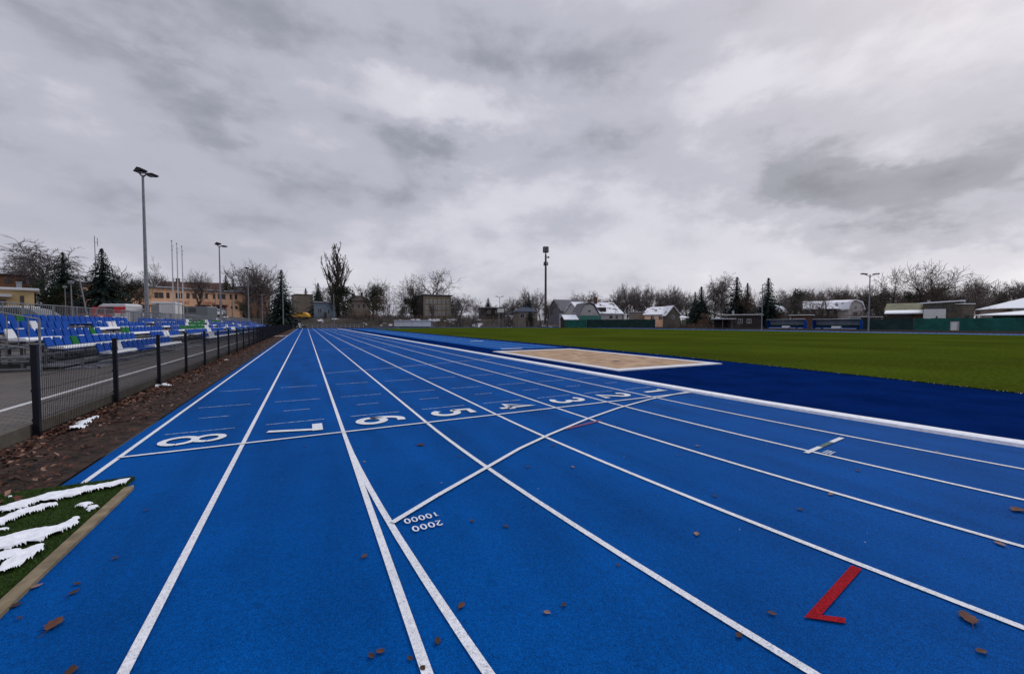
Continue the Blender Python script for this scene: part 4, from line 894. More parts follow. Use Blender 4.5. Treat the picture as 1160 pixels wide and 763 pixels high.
# long snow roofed house
b = Fac('mansard_house', at(911, 118), at(964, 112), 349.5, 'long house with a snow covered mansard roof behind the shelters', cat='house', deep=11)
b.walls('darkwood'); b.gable(b.z(340.5, b.W*.5), 'oldsnow', 'darkwood', x1=b.W*.42); b.gable(b.z(339.5, b.W*.9), 'oldsnow', 'pale', x0=b.W*.52, y0=-1)
for px in (916, 924, 932, 940, 948): b.win(px, px+3.5, 352, 357)
b = bld(961, 110, 977, 110, 'white_gable_house', 350, 'white gable end with one window beside the mansard roof', cat='house', deep=8); b.walls('pale')
x = b.W; mb = MB(); zz = b.z(341, x/2); mb.prism([(0, b.H), (x, b.H), (x*.85, zz*.93), (x*.5, zz), (x*.12, zz*.94)], 'y', 0, 8); mb.build('gable_wall', M['pale'], b.g)
mb = MB(); mb.prism([(-.35, b.H-.2), (x*.1, zz*.95), (x*.5, zz+.05), (x*.87, zz*.94), (x+.35, b.H-.2), (x+.35, b.H+.1), (x*.9, zz*.97+.1), (x*.5, zz+.4), (x*.07, zz*.98), (-.35, b.H+.1)], 'y', -.4, 8.2); mb.build('roof', M['oldsnow'], b.g); b.win(967, 970, 346, 350.5); b.win(966, 971, 353, 358)
b = bld(906, 92, 920, 92, 'brick_kiosk', 357.5, 'small brown kiosk with a snow slab roof between the two shelters', cat='kiosk', deep=3); b.walls('brick'); b.flat('timber', .35, .12, True); mb = MB(); mb.box(b.W*.35, b.W*.65, -.06, -.003, .02, 2); mb.build('door', M['dframe'], b.g)
# right side buildings
b = Fac('olive_roofed_barn', at(1004, 84), at(1046, 80), 352.5, 'barn with a mossy olive roof and a snowy lean-to', cat='barn', deep=9); b.walls('brick'); b.gable(b.z(343.5, b.W/2), 'olive', 'timber')
mb = MB(); x0, x1 = b.fx(1003), b.fx(1047); mb.prism([(-2.6, b.H-.55), (0, b.H+.1), (0, b.H+.25), (-2.6, b.H-.35)], 'x', x0, x1); mb.build('lean_to_roof', M['snow'], b.g)
mb = MB(); mb.box(b.fx(1006), b.fx(1034), -2.4, -.003, 0, b.H-.58); mb.build('lean_to_wall', M['darkwood'], b.g); mb = MB(); mb.box(b.fx(1034)+.003, x1-.1, -2.0, -.003, 0, b.H-.5); mb.build('side_wall', M['brick'], b.g)
b.winm(2, 3.2, 1.0, 1.9, yo=-2.4)
b = Fac('timber_workshop', at(1045, 76), at(1087, 72.6), 345, 'grey timber workshop with a sloping snowy roof and white wall', deep=8)
b.walls('timber'); mb = MB(); z2 = b.z(340.8, b.W); z1 = b.z(343.8, 0); mb.prism([(-.4, z1-.05), (b.W+.6, z2-.05), (b.W+.6, z2+.15), (-.4, z1+.15)], 'y', -.6, 8.4); r = mb.build('roof', M['snow'], b.g)
mb = MB(); mb.prism([(0, b.H), (b.W, b.H), (b.W, z2-.06), (0, z1-.06)], 'y', 0, 8) if z1 > b.H+.06 else None
if mb.v: mb.build('upper_wall', M['timber'], b.g)
mb = MB(); mb.box(b.fx(1046), b.fx(1071), -1.6, -.003, 0, b.z(350.2, b.W*.3)); mb.build('white_annex', M['white'], b.g); b.winm(b.fx(1060), b.fx(1061.8), 2.0, 3.0, 'dframe', yo=-1.6, bars=0)
for a, c in ((1050, 1055), (1056, 1062), (1064, 1067), (1068, 1071)): b.win(a, c, 345.2, 349.4, 'dframe', bars=0)
b.win(1073, 1079, 348, 353, 'dframe'); b.chim(1051, 340, 3, 'galv', r, .4)
b = bld(1089, 72, 1103, 72, 'lean_timber_shed', 345, 'narrow grey timber shed with thin snow on its flat top', cat='shed', deep=5); b.walls('timber'); b.flat('timber', .15, .1, True); b.winm(.7, 1.3, 2.4, 3.2, 'dframe'); b.chim(1099, 340.5, 1, 'galv', None, .3)
b = bld(1116, 66, 1190, 60, 'pyramid_roof_pavilion', 357, 'open pavilion with a low pyramid roof white with snow', cat='pavilion', deep=8); b.walls('darkwood', x0=.6, x1=b.W-.6, y0=.6); b.hip(b.z(351.3, b.W*.5), 'snow', over=.9, inset=.46); b.winm(2, 3.4, 1.2, 2.0, yo=.6)
b = bld(1147, 80, 1230, 76, 'snowy_hip_roof_house', 349, 'house with bluish snowy hip roof at the right edge', cat='house', deep=10); b.walls('pale'); b.hip(b.z(335.5, b.W*.6), 'snow', over=.6, inset=.42); b.win(1152, 1156, 350, 354)
b = bld(978, 100, 998, 100, 'hut', 359.5, 'low hut with a thin snowy roof right of the floodlight pole', cat='hut', deep=4); b.walls('darkwood'); b.flat('timber', .3, .12, True); b.winm(2, 3, 1.2, 2.2)
# ------------------------------------------------------------------ fabric fences, small fences, sign boxes
def fabric(name, pts, zt, m, lab, zb=.25, step=2.5, group=None):
    g = empty(name, (pts[0][0], pts[0][1], 0), 0, label=lab, cat='fence', group=group); ox, oy = pts[0][:2]
    mb = MB(); pp = MB()
    for (a, b_) in zip(pts, pts[1:]):
        a = Vector((a[0]-ox, a[1]-oy)); b2 = Vector((b_[0]-ox, b_[1]-oy)); L = (b2-a).length; n = max(1, int(L/step))
        for i in range(n*3):
            t0, t1 = i/(n*3), (i+1)/(n*3); p, q = a+(b2-a)*t0, a+(b2-a)*t1; nn = Vector((-(b2-a).y, (b2-a).x)).normalized()
            w0, w1 = .06*sin(i*1.7), .06*sin((i+1)*1.7); p2, q2 = p+nn*w0, q+nn*w1; t_ = .05*sin(i*2.3); t2 = .05*sin((i+1)*2.3); gz = terr(ox+p.x, oy+p.y)
            mb.face([(p2.x, p2.y, zb), (q2.x, q2.y, zb), (q2.x, q2.y, zt+t2), (p2.x, p2.y, zt+t_)])
        for i in range(n+1):
            p = a+(b2-a)*(i/n); nn = Vector((-(b2-a).y, (b2-a).x)).normalized()*.12; pp.tube((p.x+nn.x, p.y+nn.y, -.1), (p.x+nn.x, p.y+nn.y, zt+.08), .035, n=5)
    mb.build('fabric_panel', M[m], g); pp.build('post', M['galvdark'], g, kind=None)
fabric('windbreak_fence', [onX(1035, 86.5), onX(1085, 86.5), (86.5, 10), (86.5, -6)], 2.35, 'greennet', 'bright green fabric fence on the right beyond the track')
fabric('windbreak_fence', [onX(976, 87), (87, 35), onX(1034, 86.7)], 2.3, 'greendark', 'dark green fabric fence between the shelters and the barn')
fabric('windbreak_fence', [(at(640, 118)), (at(664, 118))], 2.5, 'greennet', 'short teal fabric fence in front of the netted house')
fabric('windbreak_fence', [(at(664.5, 118)), (at(700, 112)), (at(742, 105))], 2.5, 'greendark', 'dark teal fabric fence left of the low orange house')
def endfence():
    g = empty('low_white_fence', (-10, 133.4, 0), 0, label='low pale fence closing the end of the running lanes', cat='fence')
    mb = MB()
    for i in range(15): mb.box(i*1.3, i*1.3+.07, 0, .07, 0, 1.15)
    mb.build('post', M['wframe'], g); mb = MB()
    for z in (.25, .65, 1.08): mb.box(0, 18.2, -.04, -.002, z, z+.10)
    mb.build('rail', M['galv'], g)
    b = Fac('notice_board', (-10.9, 131.5), (-9.7, 131.5), 365.3, 'small pale square board at the end of the black fence', cat='board', deep=.1, zb=0)
    mb = MB(); mb.box(0, 1.2, 0, .06, .55, 1.75); mb.build('panel', M['beige'], b.g); mb = MB(); mb.box(.05, .12, .065, .13, 0, 1.7); mb.box(1.08, 1.15, .065, .13, 0, 1.7); mb.build('post', M['galv'], b.g)
    b = Fac('electric_cabinet', onX(1076.5, 84.2), onX(1085.3, 84.2), 364, 'pale square panel standing before the green fence', cat='panel', deep=.5, zb=0)
    mb = MB(); mb.box(0, b.W, 0, .5, .25, b.H); cb_ = mb.build('body', M['pale'], b.g); mb = MB(); mb.box(.12, b.W-.12, -.03, -.003, .4, b.H-.15); mb.build('door', M['white'], b.g); mb = MB(); mb.box(.1, .25, .1, .3, 0, .248); mb.box(b.W-.25, b.W-.1, .1, .3, 0, .248); mb.build('foot', M['galvdark'], b.g)
    b = bld(563.5, 138, 571, 138, 'white_board', 349.5, 'white rectangular board under the double headed lamp', cat='board', deep=.2)
    mb = MB(); mb.box(0, b.W, 0, .1, b.z(353.8, 0), b.H); mb.build('panel', M['white'], b.g); mb = MB(); mb.box(.3, .45, .102, .2, 0, b.H); mb.box(b.W-.45, b.W-.3, .102, .2, 0, b.H); mb.build('post', M['galv'], b.g)
endfence()
# low dark hedge / barrier behind the far straight and terrace steps with snow lines
def barrier():
    mb = MB(); mb.box(82.6, 82.75, -8, 92, -.05, .38); mb.build('low_wall', M['concrete'], label='low dark kerb wall behind the far straight', cat='wall')
barrier()
# ------------------------------------------------------------------ team shelters
def dugout(A, B, lab, h=2.35):
    f = Fac('team_shelter', A, B, 360, lab, cat='shelter', deep=1.5, zb=0, group='two curved team shelters on the far straight'); g = f.g; W = f.W
    n = 10; prof = [(1.5, .0), (1.5, h*.45), (1.42, h*.68), (1.2, h*.86), (.85, h*.97), (.4, h), (.05, h*.97)]
    mb = MB()
    for a, b_ in zip(prof, prof[1:]): mb.face([(0, a[0], a[1]), (W, a[0], a[1]), (W, b_[0], b_[1]), (0, b_[0], b_[1])])
    mb.build('canopy', M['poly'], g)
    for s_ in (0, W):
        mb = MB(); mb.prism([(.25, .05), (.25, h*.55), (.35, h*.95)] + [p for p in prof[::-1][1:]] + [(1.5, .05)], 'x', s_-.02, s_+.02); mb.build('side_panel', M['blueseat'], g)
    mb = MB()
    for i in range(n+1):
        x = W*i/n
        for a, b_ in zip(prof, prof[1:]): mb.tube((x, a[0]-.02, a[1]), (x, b_[0]-.02, b_[1]), .035, n=4)
    mb.tube((0, .05, h*.97), (W, .05, h*.97), .04, n=5); mb.build('rib', M['galv'], g)
    mb = MB(); mb.box(.05, W-.05, 1.35, 1.42, .1, h*.5); mb.build('back_panel', M['greendark'], g)
    mb = MB(); mb.box(.1, W-.1, .7, .8, .3, .36); mb.box(.1, W-.1, .05, 1.4, 0, .06); mb.build('bench_beam', M['galvdark'], g)
    rnd = random.Random(int(W*10)); sn = MB()
    for i in range(int((W-.4)/.5)):
        o = bpy.data.objects.new('seat', SMM['blueseat']); C.objects.link(o); o.parent = g; o.location = (.45+i*.5, 1.05, .38); o.rotation_euler = (0, 0, -pi/2)
        if rnd.random() < .85: sn.box(.25+i*.5, .62+i*.5, .66, .98, .43, .52)
    for (a, b_) in ((.40, .60),): sn.box(W*a, W*b_, .6, 1.0, .55, .95)
    sn.build('snow_strip', M['snow'], g)
    mb = MB(); mb.box(W*.72, W-.1, .3, 1.0, h+.045, h+.10); mb.build('roof_snow', M['snow'], g)
dugout(onX(868, 84.2), onX(910, 84.2), 'left curved shelter with blue seats on the far straight'); dugout(onX(920, 84.2), onX(973, 84.2), 'right curved shelter with blue seats on the far straight')
def whitedug():
    f = bld(446, 134, 488, 131, 'white_shelter', 363.2, 'long low white shelter with snow on top beyond the field', cat='shelter', deep=1.8); g = f.g; W = f.W; f.g.location.z = 0.02; H = 2.3
    mb = MB()
    for i in range(4):
        a, c = W*i/4+.05, W*(i+1)/4-.05; mb.box(a, c, .2, .26, .35, H-.3)
    mb.build('panel', M['white'], g); mb = MB(); mb.box(0, W, 0, 1.8, H-.2, H-.08); mb.build('roof', M['galv'], g)
    mb = MB(); mb.box(0, W, 0, 1.8, H-.078, H+.12); mb.build('snow_cover', M['snow'], g)
    mb = MB()
    for i in range(5): x = W*i/4; mb.box(x-.06, x+.06, .27, .37, 0, H-.2); mb.box(x-.06, x+.06, 1.65, 1.75, 0, H-.2)
    mb.build('post', M['galvdark'], g); mb = MB(); mb.box(.1, W-.1, 1.5, 1.6, 0, H-.22); mb.build('back_wall', M['pale'], g)
whitedug()
# ------------------------------------------------------------------ vehicles
def car(px, d, paint, lab, L=4.4, H=1.5, W=1.75, kind='car', rz=0, dz=0, flip=1, snow=False, name='parked_car', group=None, stripe=None):
    x, y = at(px, d); g = empty(name, (x, y, terr(x, y)+dz), -YAW+rz, label=lab, cat=kind, group=group)
    if kind == 'car': pr = [(-.5, .22), (-.5, .52), (-.42, .60), (-.24, .66), (-.12, .95), (.02, 1.0), (.22, .99), (.36, .90), (.46, .66), (.5, .6), (.5, .24)]
    else: pr = [(-.5, .18), (-.5, .42), (-.40, .50), (-.27, .92), (-.2, 1.0), (.46, 1.0), (.5, .95), (.5, .2)]
    P = [(flip*a*L, b_*H) for a, b_ in pr]; mb = MB(); mb.prism(P, 'y', -W/2, W/2)
    bo = mb.build('body', M[paint], g)
    for s_ in (-1, 1):
        yy = s_*(W/2+.004); a0, a1 = sorted((yy, yy+s_*.01))
        segs = [[(-.20, .68), (-.115, .90), (.02, .945), (.02, .68)], [(.05, .68), (.05, .945), (.2, .94), (.26, .68)]] if kind == 'car' else [[(-.33, .56), (-.24, .9), (-.12, .9), (-.12, .56)], [(-.06, .58), (-.06, .9), (.16, .9), (.16, .58)]]
        for sg in segs: mb = MB(); mb.prism([(flip*a*L, b_*H) for a, b_ in sg], 'y', a0, a1); mb.build('window', M['glass'], g)
        if stripe: mb = MB(); mb.box(-.45*L, .48*L, a0, a1, H*.62 if kind != 'car' else H*.4, H*.9 if kind != 'car' else H*.5); mb.build('stripe', M[stripe], g)
        for wx in (-.31, .31):
            mb = MB(); mb.tube((wx*L, s_*(W/2-.16), .31), (wx*L, s_*(W/2+.02), .31), .31, n=16); wh = mb.build('wheel', M['rubber'], g); mb = MB(); mb.tube((wx*L, s_*(W/2+.02), .31), (wx*L, s_*(W/2+.035), .31), .19, n=12); mb.build('rim', M['rim'], wh)
        mb = MB(); xx = -flip*.5*L; mb.box(min(xx, xx-flip*.03), max(xx, xx-flip*.03), s_*W*.36-.15, s_*W*.36+.15, H*.4, H*.5); mb.build('headlight', M['lampw'], g)
    if snow: mb = MB(); mb.box(-.12*L if kind == 'car' else -.2*L, (.22 if kind == 'car' else .46)*L, -W*.42, W*.42, H+.003, H+.08); mb.build('roof_snow', M['snow'], g)
car(340.5, 127, 'yellowcar', 'yellow estate car parked beyond the end of the track', 5.4, 1.9, 1.9); car(14, 27, 'greycar', 'dark car with snow on the roof behind the nearest stand', 4.5, 1.55, rz=.25, snow=True)
car(133, 46, 'whitecar', 'white van with a broad red stripe near the container', 4.0, 2.5, 2.0, kind='van', stripe='redwhite', snow=True, name='parked_van'); car(155, 50, 'whitecar', 'white car half hidden by the railing left of the container', 4.2, 1.45, snow=True)
car(237, 80, 'whitecar', 'white car parked before the left red garage door', 4.3, 1.5, flip=-1, group=None); car(243.5, 88, 'greycar', 'grey car with a snowy roof before the right garage door', 4.2, 1.5, snow=True)
car(222, 62, 'greycar', 'large grey van behind the green seats', 5.2, 2.2, 2.0, kind='van', name='parked_van'); car(441, 150, 'whitecar', 'distant white car below the curved arm street lamp', 4.4, 1.5, snow=True); car(103, 44, 'redcar', 'red car behind the back railing right of the leaning pole', 4.2, 1.5)
# ------------------------------------------------------------------ trees
def bare(seed, style='round', twig='twig', bark='bark'):
    rnd = random.Random(seed); T = MB(); K = MB(); H = 10.0; cnt = [0]
    def rv(s_): return Vector((rnd.gauss(0, s_), rnd.gauss(0, s_), rnd.gauss(0, s_)))
    def grow(p, d, L, r, lev, maxl):
        nseg = 4 if lev < 2 else (3 if lev < 4 else 2); mbx = T if lev <= 1 else K
        pts = [p.copy()]; rr = [r]; dd = d.normalized()
        for i in range(nseg):
            up = {'round': .10, 'oak': .06, 'poplar': .30, 'birch': (.22 if lev < 2 else (-.05 if lev == 2 else -.28)), 'bush': .1}[style]
            dd = (dd + rv(((.03 if style == 'poplar' else .07) if lev == 0 else (.06 if style == 'poplar' else .13)) if lev < 3 else .2) + Vector((0, 0, up*(1 if lev else .5)))).normalized()
            p = p+dd*(L/nseg); pts.append(p.copy()); rr.append(max(.017, r*(1-.62*(i+1)/nseg)))
        n = 7 if lev == 0 else (5 if lev < 2 else 3)
        for i in range(nseg): mbx.tube(pts[i], pts[i+1], rr[i], rr[i+1], n, cap=False)
        if lev >= maxl: return
        nc = {'round': (11, 6, 5, 4, 3), 'oak': (9, 6, 5, 4, 4), 'poplar': (22, 5, 4, 0, 0), 'birch': (14, 6, 6, 4, 0), 'bush': (8, 5, 4, 3, 0)}[style][lev]
        for i in range(nc):
            t = rnd.uniform(.30 if lev == 0 else .15, 1) if style != 'poplar' or lev else rnd.uniform(.12, .95)
            if i == 0: t = 1
            k = min(nseg-1, int(t*nseg)); f = t*nseg-k; q = pts[k].lerp(pts[k+1], f); rq = rr[k]+(rr[k+1]-rr[k])*f; bd = (pts[k+1]-pts[k]).normalized()
            a = rnd.uniform(0, 2*pi); o1 = bd.orthogonal().normalized(); o2 = bd.cross(o1)
            ang = {'round': .75, 'oak': .95, 'poplar': .34, 'birch': .55, 'bush': .6}[style]*rnd.uniform(.7, 1.25)
            if i == 0 and lev: ang *= .4
            nd = bd*cos(ang)+(o1*cos(a)+o2*sin(a))*sin(ang)
            nl = L*{'round': .62, 'oak': .66, 'poplar': .40, 'birch': .55, 'bush': .6}[style]*rnd.uniform(.75, 1.15)*(1.15-.4*t if lev == 0 and style != 'poplar' else 1)
            if style == 'poplar' and lev == 0: nl = L*.42*(1.1-.75*t)
            grow(q, nd, nl, max(.018, rq*.66), lev+1, maxl)
    if style == 'bush':
        for s_ in range(7): grow(Vector((rnd.gauss(0, 1.2), rnd.gauss(0, 1.2), 0)), Vector((rnd.gauss(0, .35), rnd.gauss(0, .35), 1)), rnd.uniform(4, 6), .12, 1, 4)
        T.tube((0, 0, 0), (0, 0, 1), .15, .08, 6)
    elif style == 'oak': grow(Vector((0, 0, 0)), Vector((0, 0, 1)), 5.0, .38, 0, 4)
    elif style == 'poplar': grow(Vector((0, 0, 0)), Vector((0, 0, 1)), 9.3, .15, 0, 3)
    elif style == 'birch': grow(Vector((0, 0, 0)), Vector((0, 0, 1)), 6.8, .2, 0, 4)
    else: grow(Vector((0, 0, 0)), Vector((0, 0, 1)), 5.8, .25, 0, 4)
    top = max(v[2] for v in K.v); s_ = 10/top
    ws = sorted(abs(v[0]) for v in K.v)[int(len(K.v)*.97)]*s_
    for m_ in (T, K): m_.v = [(x*s_, y*s_, z*s_) for x, y, z in m_.v]
    return (T.mesh('trunk', M[bark]), K.mesh('crown', M[twig]), ws)
def conifer(seed, m='needle', wide=.3, droop=.25):
    rnd = random.Random(seed); T = MB(); K = MB(); T.tube((0, 0, 0), (0, 0, 9.9), .2, .03, 7)
    z = .6
    while z < 9.9:
        f = 1-z/10; R = 10*wide*(f**.82)*(1.18+.16*sin(z*5.2))*rnd.uniform(.8, 1.12)+.05; nb = int(8+6*f)
        for i in range(nb):
            a = 2*pi*i/nb+rnd.uniform(-.25, .25); L = R*rnd.uniform(.65, 1.12); ns = max(2, int(L/.24))
            for k in range(ns):
                t = (k+.5)/ns; r_ = L*t; zz = z + .12*t*L*.3 - droop*L*t*t + rnd.uniform(-.06, .06); w_ = (.18+.30*(1-t))*rnd.uniform(.7, 1.2)*max(.22, min(1, f*1.5+.1))
                c, s_ = cos(a), sin(a); hx = .20*max(.35, min(1, f*2))*rnd.uniform(.8, 1.4)
                p = Vector((c*r_, s_*r_, zz)); q = Vector((-s_, c, 0))
                K.face([p-q*w_-Vector((0, 0, rnd.uniform(.05, .22))), p+Vector((c*hx, s_*hx, -.05)), p+q*w_-Vector((0, 0, rnd.uniform(.05, .22))), p-Vector((c*.12, s_*.12, -.06))])
        z += rnd.uniform(.16, .26)*(1 if z < 8 else .8)
    for i in range(5): K.face([(-.05, 0, 9.6), (.05, 0, 9.6), (rnd.uniform(-.03, .03), 0, 10.0)])
    return (T.mesh('trunk', M['bark']), K.mesh('crown', M[m]), 10*wide)
def leafy(seed, m, wide=.4, top=1.0, low=0, n=5000, ls=.12):
    rnd = random.Random(seed); T = MB(); K = MB(); T.tube((0, 0, 0), (0, 0, 6), .18, .06, 6)
    lob = [(Vector((rnd.gauss(0, wide*3.4), rnd.gauss(0, wide*3.4), rnd.uniform(1.5, 8.2)))) for _ in range(22)]
    for i in range(n):
        c = rnd.choice(lob); rr = rnd.uniform(1.0, 1.9)*(1 if c.z < 6 else .8); v = Vector((rnd.gauss(0, 1), rnd.gauss(0, 1), rnd.gauss(0, 1))).normalized()*rr*rnd.uniform(.6, 1)
        p = c+v*Vector((1, 1, 1)).length/1.732
        if p.z < low or p.z > 10.2: continue
        a = Vector((rnd.gauss(0, 1), rnd.gauss(0, 1), rnd.gauss(0, 1))).normalized()*ls; b_ = a.orthogonal().normalized()*ls*.8
        K.face([p-a, p+b_, p+a, p-b_])
    return (T.mesh('trunk', M['bark']), K.mesh('crown', M[m]), wide*9)
V = {'round': [bare(s_, 'round') for s_ in (1, 2, 3)], 'roundp': [bare(s_, 'round', 'purpletwig') for s_ in (11, 12, 13)], 'oak': [bare(s_, 'oak') for s_ in (4, 5)], 'poplar': [bare(6, 'poplar')],
     'birch': [bare(7, 'birch', 'purpletwig', 'birchbark'), bare(8, 'birch', 'twig', 'birchbark')], 'bush': [bare(9, 'bush'), bare(10, 'bush', 'purpletwig')], 'redbush': [bare(14, 'bush', 'redtwig')],
     'spruce': [conifer(1), conifer(2, 'needle', .26), conifer(3, 'needle', .34, .35)], 'ever': [leafy(1, 'thuja', .34), leafy(2, 'ivy', .3)], 'ivy': [leafy(3, 'ivy', .22, n=4000)], 'brown': [leafy(4, 'brownleaf', .36, n=4500, ls=.1)]}
NAMES = {'round': 'bare_tree', 'roundp': 'bare_tree', 'oak': 'oak_tree', 'poplar': 'poplar_tree', 'birch': 'birch_tree', 'bush': 'bare_bush', 'redbush': 'rusty_bush', 'spruce': 'spruce_tree', 'ever': 'evergreen_tree', 'ivy': 'ivy_covered_tree', 'brown': 'brown_leaved_shrub'}
rt_ = random.Random(77)
def tree(kind, px, d, py, half, lab, var=0, group=None):
    """px centre, distance, top row, half width in px"""
    T, K, ws = V[kind][var % len(V[kind])]; x, y = at(px, d); zb = terr(x, y)-.05; H = ZH(py, d)-zb; k = H/10; hw = half*d/FPX/ws*(1.55 if kind == 'spruce' else (1.25 if kind not in ('ever', 'ivy', 'brown') else 1))
    g = empty(NAMES[kind], (x, y, zb), rt_.uniform(0, 6.28), label=lab, cat='bush' if 'bush' in NAMES[kind] or 'shrub' in NAMES[kind] else 'tree', group=group)
    sx = min(max(hw, k*.45), k*2.2) if half else k
    for nm, me in (('trunk', T), ('crown', K)):
        o = bpy.data.objects.new(nm, me); C.objects.link(o); o.parent = g; o.scale = (sx, sx, k)
TREES = [
 ('birch', 50, 92, 272, 30, 'drooping birch behind the yellow building', 0), ('birch', 33, 105, 288, 14, 'smaller drooping birch left of the tall one', 1), ('spruce', 74, 80, 285, 17, 'dark spruce right of the drooping birch', 0), ('ever', 54, 62, 312, 16, 'dense dark green thuja behind the lamp posts', 0),
 ('redbush', 38, 84, 320, 12, 'rusty bare bush beside the brown block', 0), ('brown', 72, 74, 328, 10, 'brown leaved shrub at the foot of the thuja', 0), ('spruce', 118, 76, 281, 19, 'tallest spruce of the left group', 2), ('ever', 141, 82, 312, 14, 'dark broad evergreen right of the tallest spruce', 1), ('round', 140, 86, 297, 15, 'bare tree growing through the dark evergreen', 0),
 ('spruce', 99, 100, 314, 10, 'small dark spruce between the two tall ones', 1), ('roundp', 172, 150, 291, 17, 'round purple bare tree behind the orange building', 0), ('round', 158, 92, 318, 9, 'low bare tree left of the first floodlight', 1), ('round', 226, 92, 305, 12, 'leaning bare tree in front of the orange building', 2),
 ('round', 24, 120, 303, 16, 'faint bare tree left of the smaller birch', 2), ('spruce', 257, 170, 311, 8, 'dark conifer above the right end of the orange building', 0), ('spruce', 265, 165, 315, 7, 'second dark conifer above the orange building', 1), ('roundp', 277, 128, 292, 22, 'tall bare tree beside the farthest floodlight', 1), ('round', 292, 134, 297, 17, 'bare tree right of the farthest floodlight', 2), ('roundp', 304, 140, 315, 14, 'low purple bare tree left of the lone spruce', 2),
 ('ever', 277, 122, 336, 6, 'dark evergreen at the right corner of the orange building', 0), ('bush', 290, 118, 330, 14, 'brown thicket beneath the tall bare trees', 0), ('bush', 306, 120, 333, 12, 'purple thicket left of the lone spruce', 1), ('spruce', 319.5, 112, 305, 14, 'lone spruce left of the yellow car', 0), ('spruce', 347, 182, 326, 6, 'tiny conifer above the beige block', 1),
 ('spruce', 361, 160, 320, 9, 'dark conifer behind the small blue house', 2), ('roundp', 366, 170, 314, 9, 'faint bare tree behind the small blue house', 0), ('ivy', 377, 150, 318, 9, 'ivy wrapped tree left of the tall poplar', 0), ('poplar', 384, 145, 273, 14, 'tall upright poplar, the highest tree of the skyline', 0), ('ivy', 389, 140, 318, 11, 'ivy thicket around the foot of the poplar', 0),
 ('bush', 400, 132, 348, 12, 'brown bushes left of the distant villa', 0), ('redbush', 418, 134, 349, 12, 'rusty bushes below the distant villa', 0), ('bush', 434, 134, 350, 10, 'bare bushes below the ivy tree', 1), ('ivy', 427, 150, 318, 10, 'dark ivy tree right of the distant villa', 0), ('round', 422, 158, 312, 12, 'bare tree growing behind the dark ivy tree', 0), ('redbush', 436, 148, 323, 11, 'reddish bare tree right of the dark ivy tree', 0),
 ('oak', 488, 175, 302, 30, 'wide bare oak above the apartment block', 0), ('oak', 470, 178, 309, 15, 'smaller bare oak left of the apartment block', 1), ('ever', 466, 150, 331, 9, 'dark evergreen left of the apartment block', 1), ('bush', 458, 145, 336, 9, 'dark bare bush beside the apartment block', 0), ('round', 489, 141, 341, 4, 'little bare tree in front of the apartment block', 1),
 ('roundp', 521, 150, 331, 15, 'bare tree right of the apartment block', 1), ('bush', 520, 142, 337, 13, 'brown bush right of the apartment block', 0), ('bush', 537, 145, 338, 12, 'second brown bush right of the apartment block', 1), ('ever', 516, 160, 333, 7, 'dark shrub at the right wall of the apartment block', 0), ('spruce', 553, 185, 337, 7, 'small conifer left of the white board', 2),
 ('bush', 578, 150, 340, 9, 'bare bush right of the white board', 1), ('roundp', 583, 165, 335, 9, 'bare tree left of the telecom mast group', 2), ('round', 596, 165, 322, 8, 'slim bare tree left of the telecom mast', 0), ('spruce', 599, 160, 332, 5, 'slim dark conifer left of the telecom mast', 1), ('roundp', 612, 165, 325, 9, 'bare tree touching the telecom mast', 1), ('round', 620, 158, 338, 8, 'low bare tree at the foot of the telecom mast', 2),
 ('roundp', 634, 190, 336, 11, 'pale bare tree behind the grey gable', 0), ('roundp', 655, 210, 330, 14, 'bare tree above the grey gable', 1), ('roundp', 668, 215, 328, 14, 'wide bare tree above the netted house', 2), ('ever', 601, 146, 350, 6, 'low dark shrub before the yellowish pavilion', 0), ('bush', 612, 146, 348, 10, 'bare bush right of the yellowish pavilion', 0),
 ('spruce', 794, 128, 324, 13, 'left dark spruce of the pair by the wood', 2), ('spruce', 787, 134, 330, 9, 'smaller spruce behind the left dark one', 0), ('brown', 797, 118, 352, 8, 'brown leaved shrub below the spruce pair', 0), ('birch', 817, 140, 308, 13, 'tall pale birch between the spruces', 0), ('birch', 808, 142, 316, 10, 'shorter birch left of the tall pale one', 1), ('redbush', 850, 118, 322, 12, 'rusty bare tree between the two right spruces', 0),
 ('spruce', 834, 122, 313, 14, 'dark spruce right of the pale birch', 0), ('spruce', 846, 126, 320, 11, 'fuller spruce behind the rusty bare tree', 2), ('spruce', 869.5, 104, 314, 14, 'pointed spruce left of the snowy hut', 0), ('bush', 896, 128, 337, 12, 'bare bushes right of the snowy hut', 1), ('oak', 931, 108, 325, 18, 'bare fruit tree before the mansard house', 0), ('round', 948, 128, 322, 12, 'bare tree behind the mansard roof', 1),
 ('bush', 836, 92, 357, 7, 'dark bush in front of the club house', 0), ('bush', 941, 106, 352, 12, 'low bare bush under the mansard roof', 1), ('round', 970, 104, 346, 7, 'slim bare tree before the white gable', 0), ('bush', 760, 108, 354, 7, 'bare bush before the timber gable', 0), ('oak', 1060, 122, 294, 27, 'giant bare oak above the timber workshop', 0), ('oak', 1036, 124, 297, 24, 'giant bare oak above the olive barn', 1), ('oak', 1010, 128, 299, 17, 'left bare oak of the giant group', 0),
 ('brown', 1125, 82, 344, 15, 'rusty brown beech hedge behind the pyramid pavilion', 0), ('brown', 1107, 84, 349, 9, 'brown shrub right of the narrow timber shed', 0), ('bush', 990, 96, 346, 12, 'bare bush behind the low hut', 0), ('bush', 1087, 66, 352, 5, 'bare bush before the timber workshop corner', 1), ('round', 1112, 90, 333, 9, 'bare tree behind the beech hedge', 1)]
for t in TREES: tree(*t[:6], var=t[6])
GW = 'row of bare trees behind the orange house'
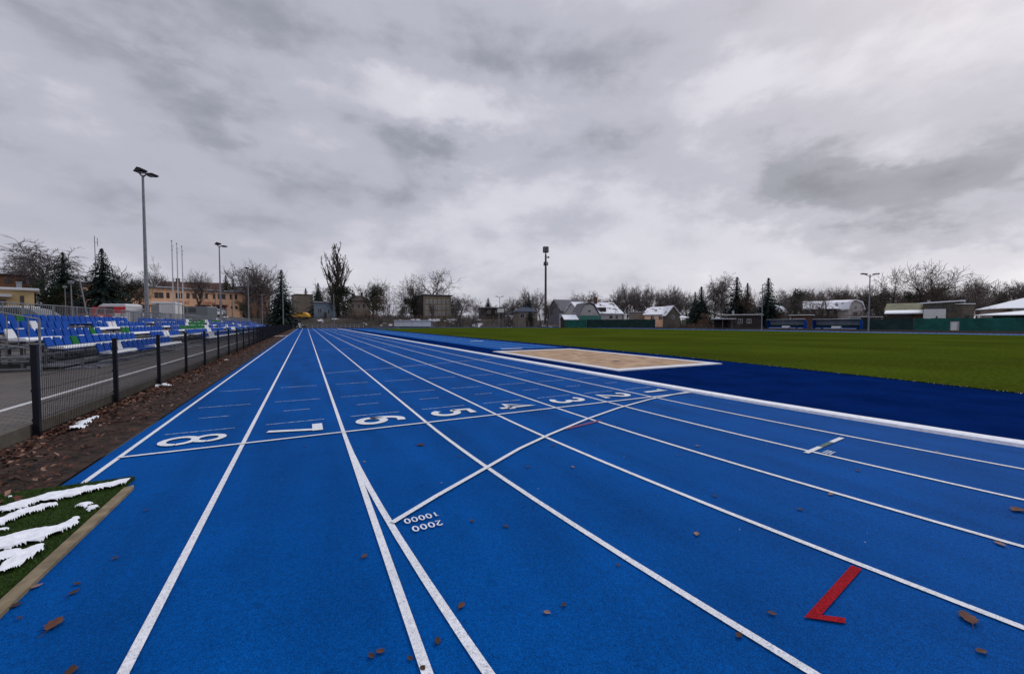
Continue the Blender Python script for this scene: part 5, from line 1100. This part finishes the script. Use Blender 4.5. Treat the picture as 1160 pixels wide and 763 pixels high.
for i, (px, py) in enumerate([(697, 326), (706, 320), (710, 318), (719, 322), (727, 321), (735, 320), (742, 323), (750, 325), (757, 321), (765, 322), (771, 325), (779, 330)]): tree('roundp' if i % 3 else 'round', px, 165+(i*7) % 23, py, 10.5, 'bare purple grey tree in the tall row behind the orange house', i, GW)
GR = 'wood behind the right side buildings'; ri = random.Random(21)
for i in range(34):
    px = 884+i*8.6+ri.uniform(-3, 3); top = (326 if px < 960 else (322 if px < 1100 else 315)) + ri.uniform(-3, 7)
    if 1075 < px < 1100: top += 4
    tree(('roundp', 'round', 'roundp', 'ever', 'oak')[i % 5] if top > 312 else 'roundp', px, 170+ri.uniform(-18, 26), top, 12, 'dark bare tree in the wood behind the right side buildings', i, GR)
# far wooded skyline that reads as one mass
def skyline():
    rnd = random.Random(31); mb = MB()
    srcs = [V['roundp'][0], V['round'][1], V['ever'][0], V['bush'][0]]
    for i in range(62):
        px = -40+i*20.5+rnd.uniform(-6, 6); d = 250+rnd.uniform(-30, 60)
        if px > 900: d = 225
        x, y = at(px, d); zb = terr(x, y)-.2; top = 340+rnd.uniform(-4, 6)-(8 if px > 880 else 0)-(6 if px < 330 else 0)
        src = srcs[2] if i % 3 == 0 else srcs[(i % 2)]
        k = (ZH(top, d)-zb)/10; me = src[1]; a = rnd.uniform(0, 6.28); c, s_ = cos(a), sin(a); n0 = len(mb.v); w_ = 1.45
        mb.v += [(x+(v.co.x*c-v.co.y*s_)*k*w_, y+(v.co.x*s_+v.co.y*c)*k*w_, zb+v.co.z*k) for v in me.vertices]
        mb.f += [tuple(q+n0 for q in p.vertices) for p in me.polygons]; mb.mi += [0 if i % 3 else 1]*len(me.polygons)
    mb.build('far_woodland', [M['twig'], M['thuja']], kind='stuff', label='far dark wooded skyline beyond all the buildings', cat='woodland')
    mb = MB(); mb.m = 0                      # undergrowth strip: dark scrub along the foot of the slope
    for i in range(26000):
        px = rnd.uniform(225, 1240) ; d = rnd.uniform(136, 165) if px < 640 else rnd.uniform(98, 150)
        if px > 960: d = rnd.uniform(80, 100) if px < 1240 else 80
        x, y = at(px, d)
        if x < 84 and y < 137: continue
        z = terr(x, y); h = rnd.uniform(.3, 1.7); l = rnd.gauss(0, .5); l2 = rnd.gauss(0, .5); w_ = .04; mb.m = 0 if rnd.random() < .75 else 1
        a = rnd.uniform(0, pi); mb.face([(x-w_*cos(a), y-w_*sin(a), z), (x+w_*cos(a), y+w_*sin(a), z), (x+l+w_*cos(a), y+l2+w_*sin(a), z+h), (x+l-w_*cos(a), y+l2-w_*sin(a), z+h)])
    mb.build('undergrowth', [M['twig'], M['redtwig']], kind='stuff', label='dry brown scrub along the slope behind the track', cat='undergrowth')
skyline()
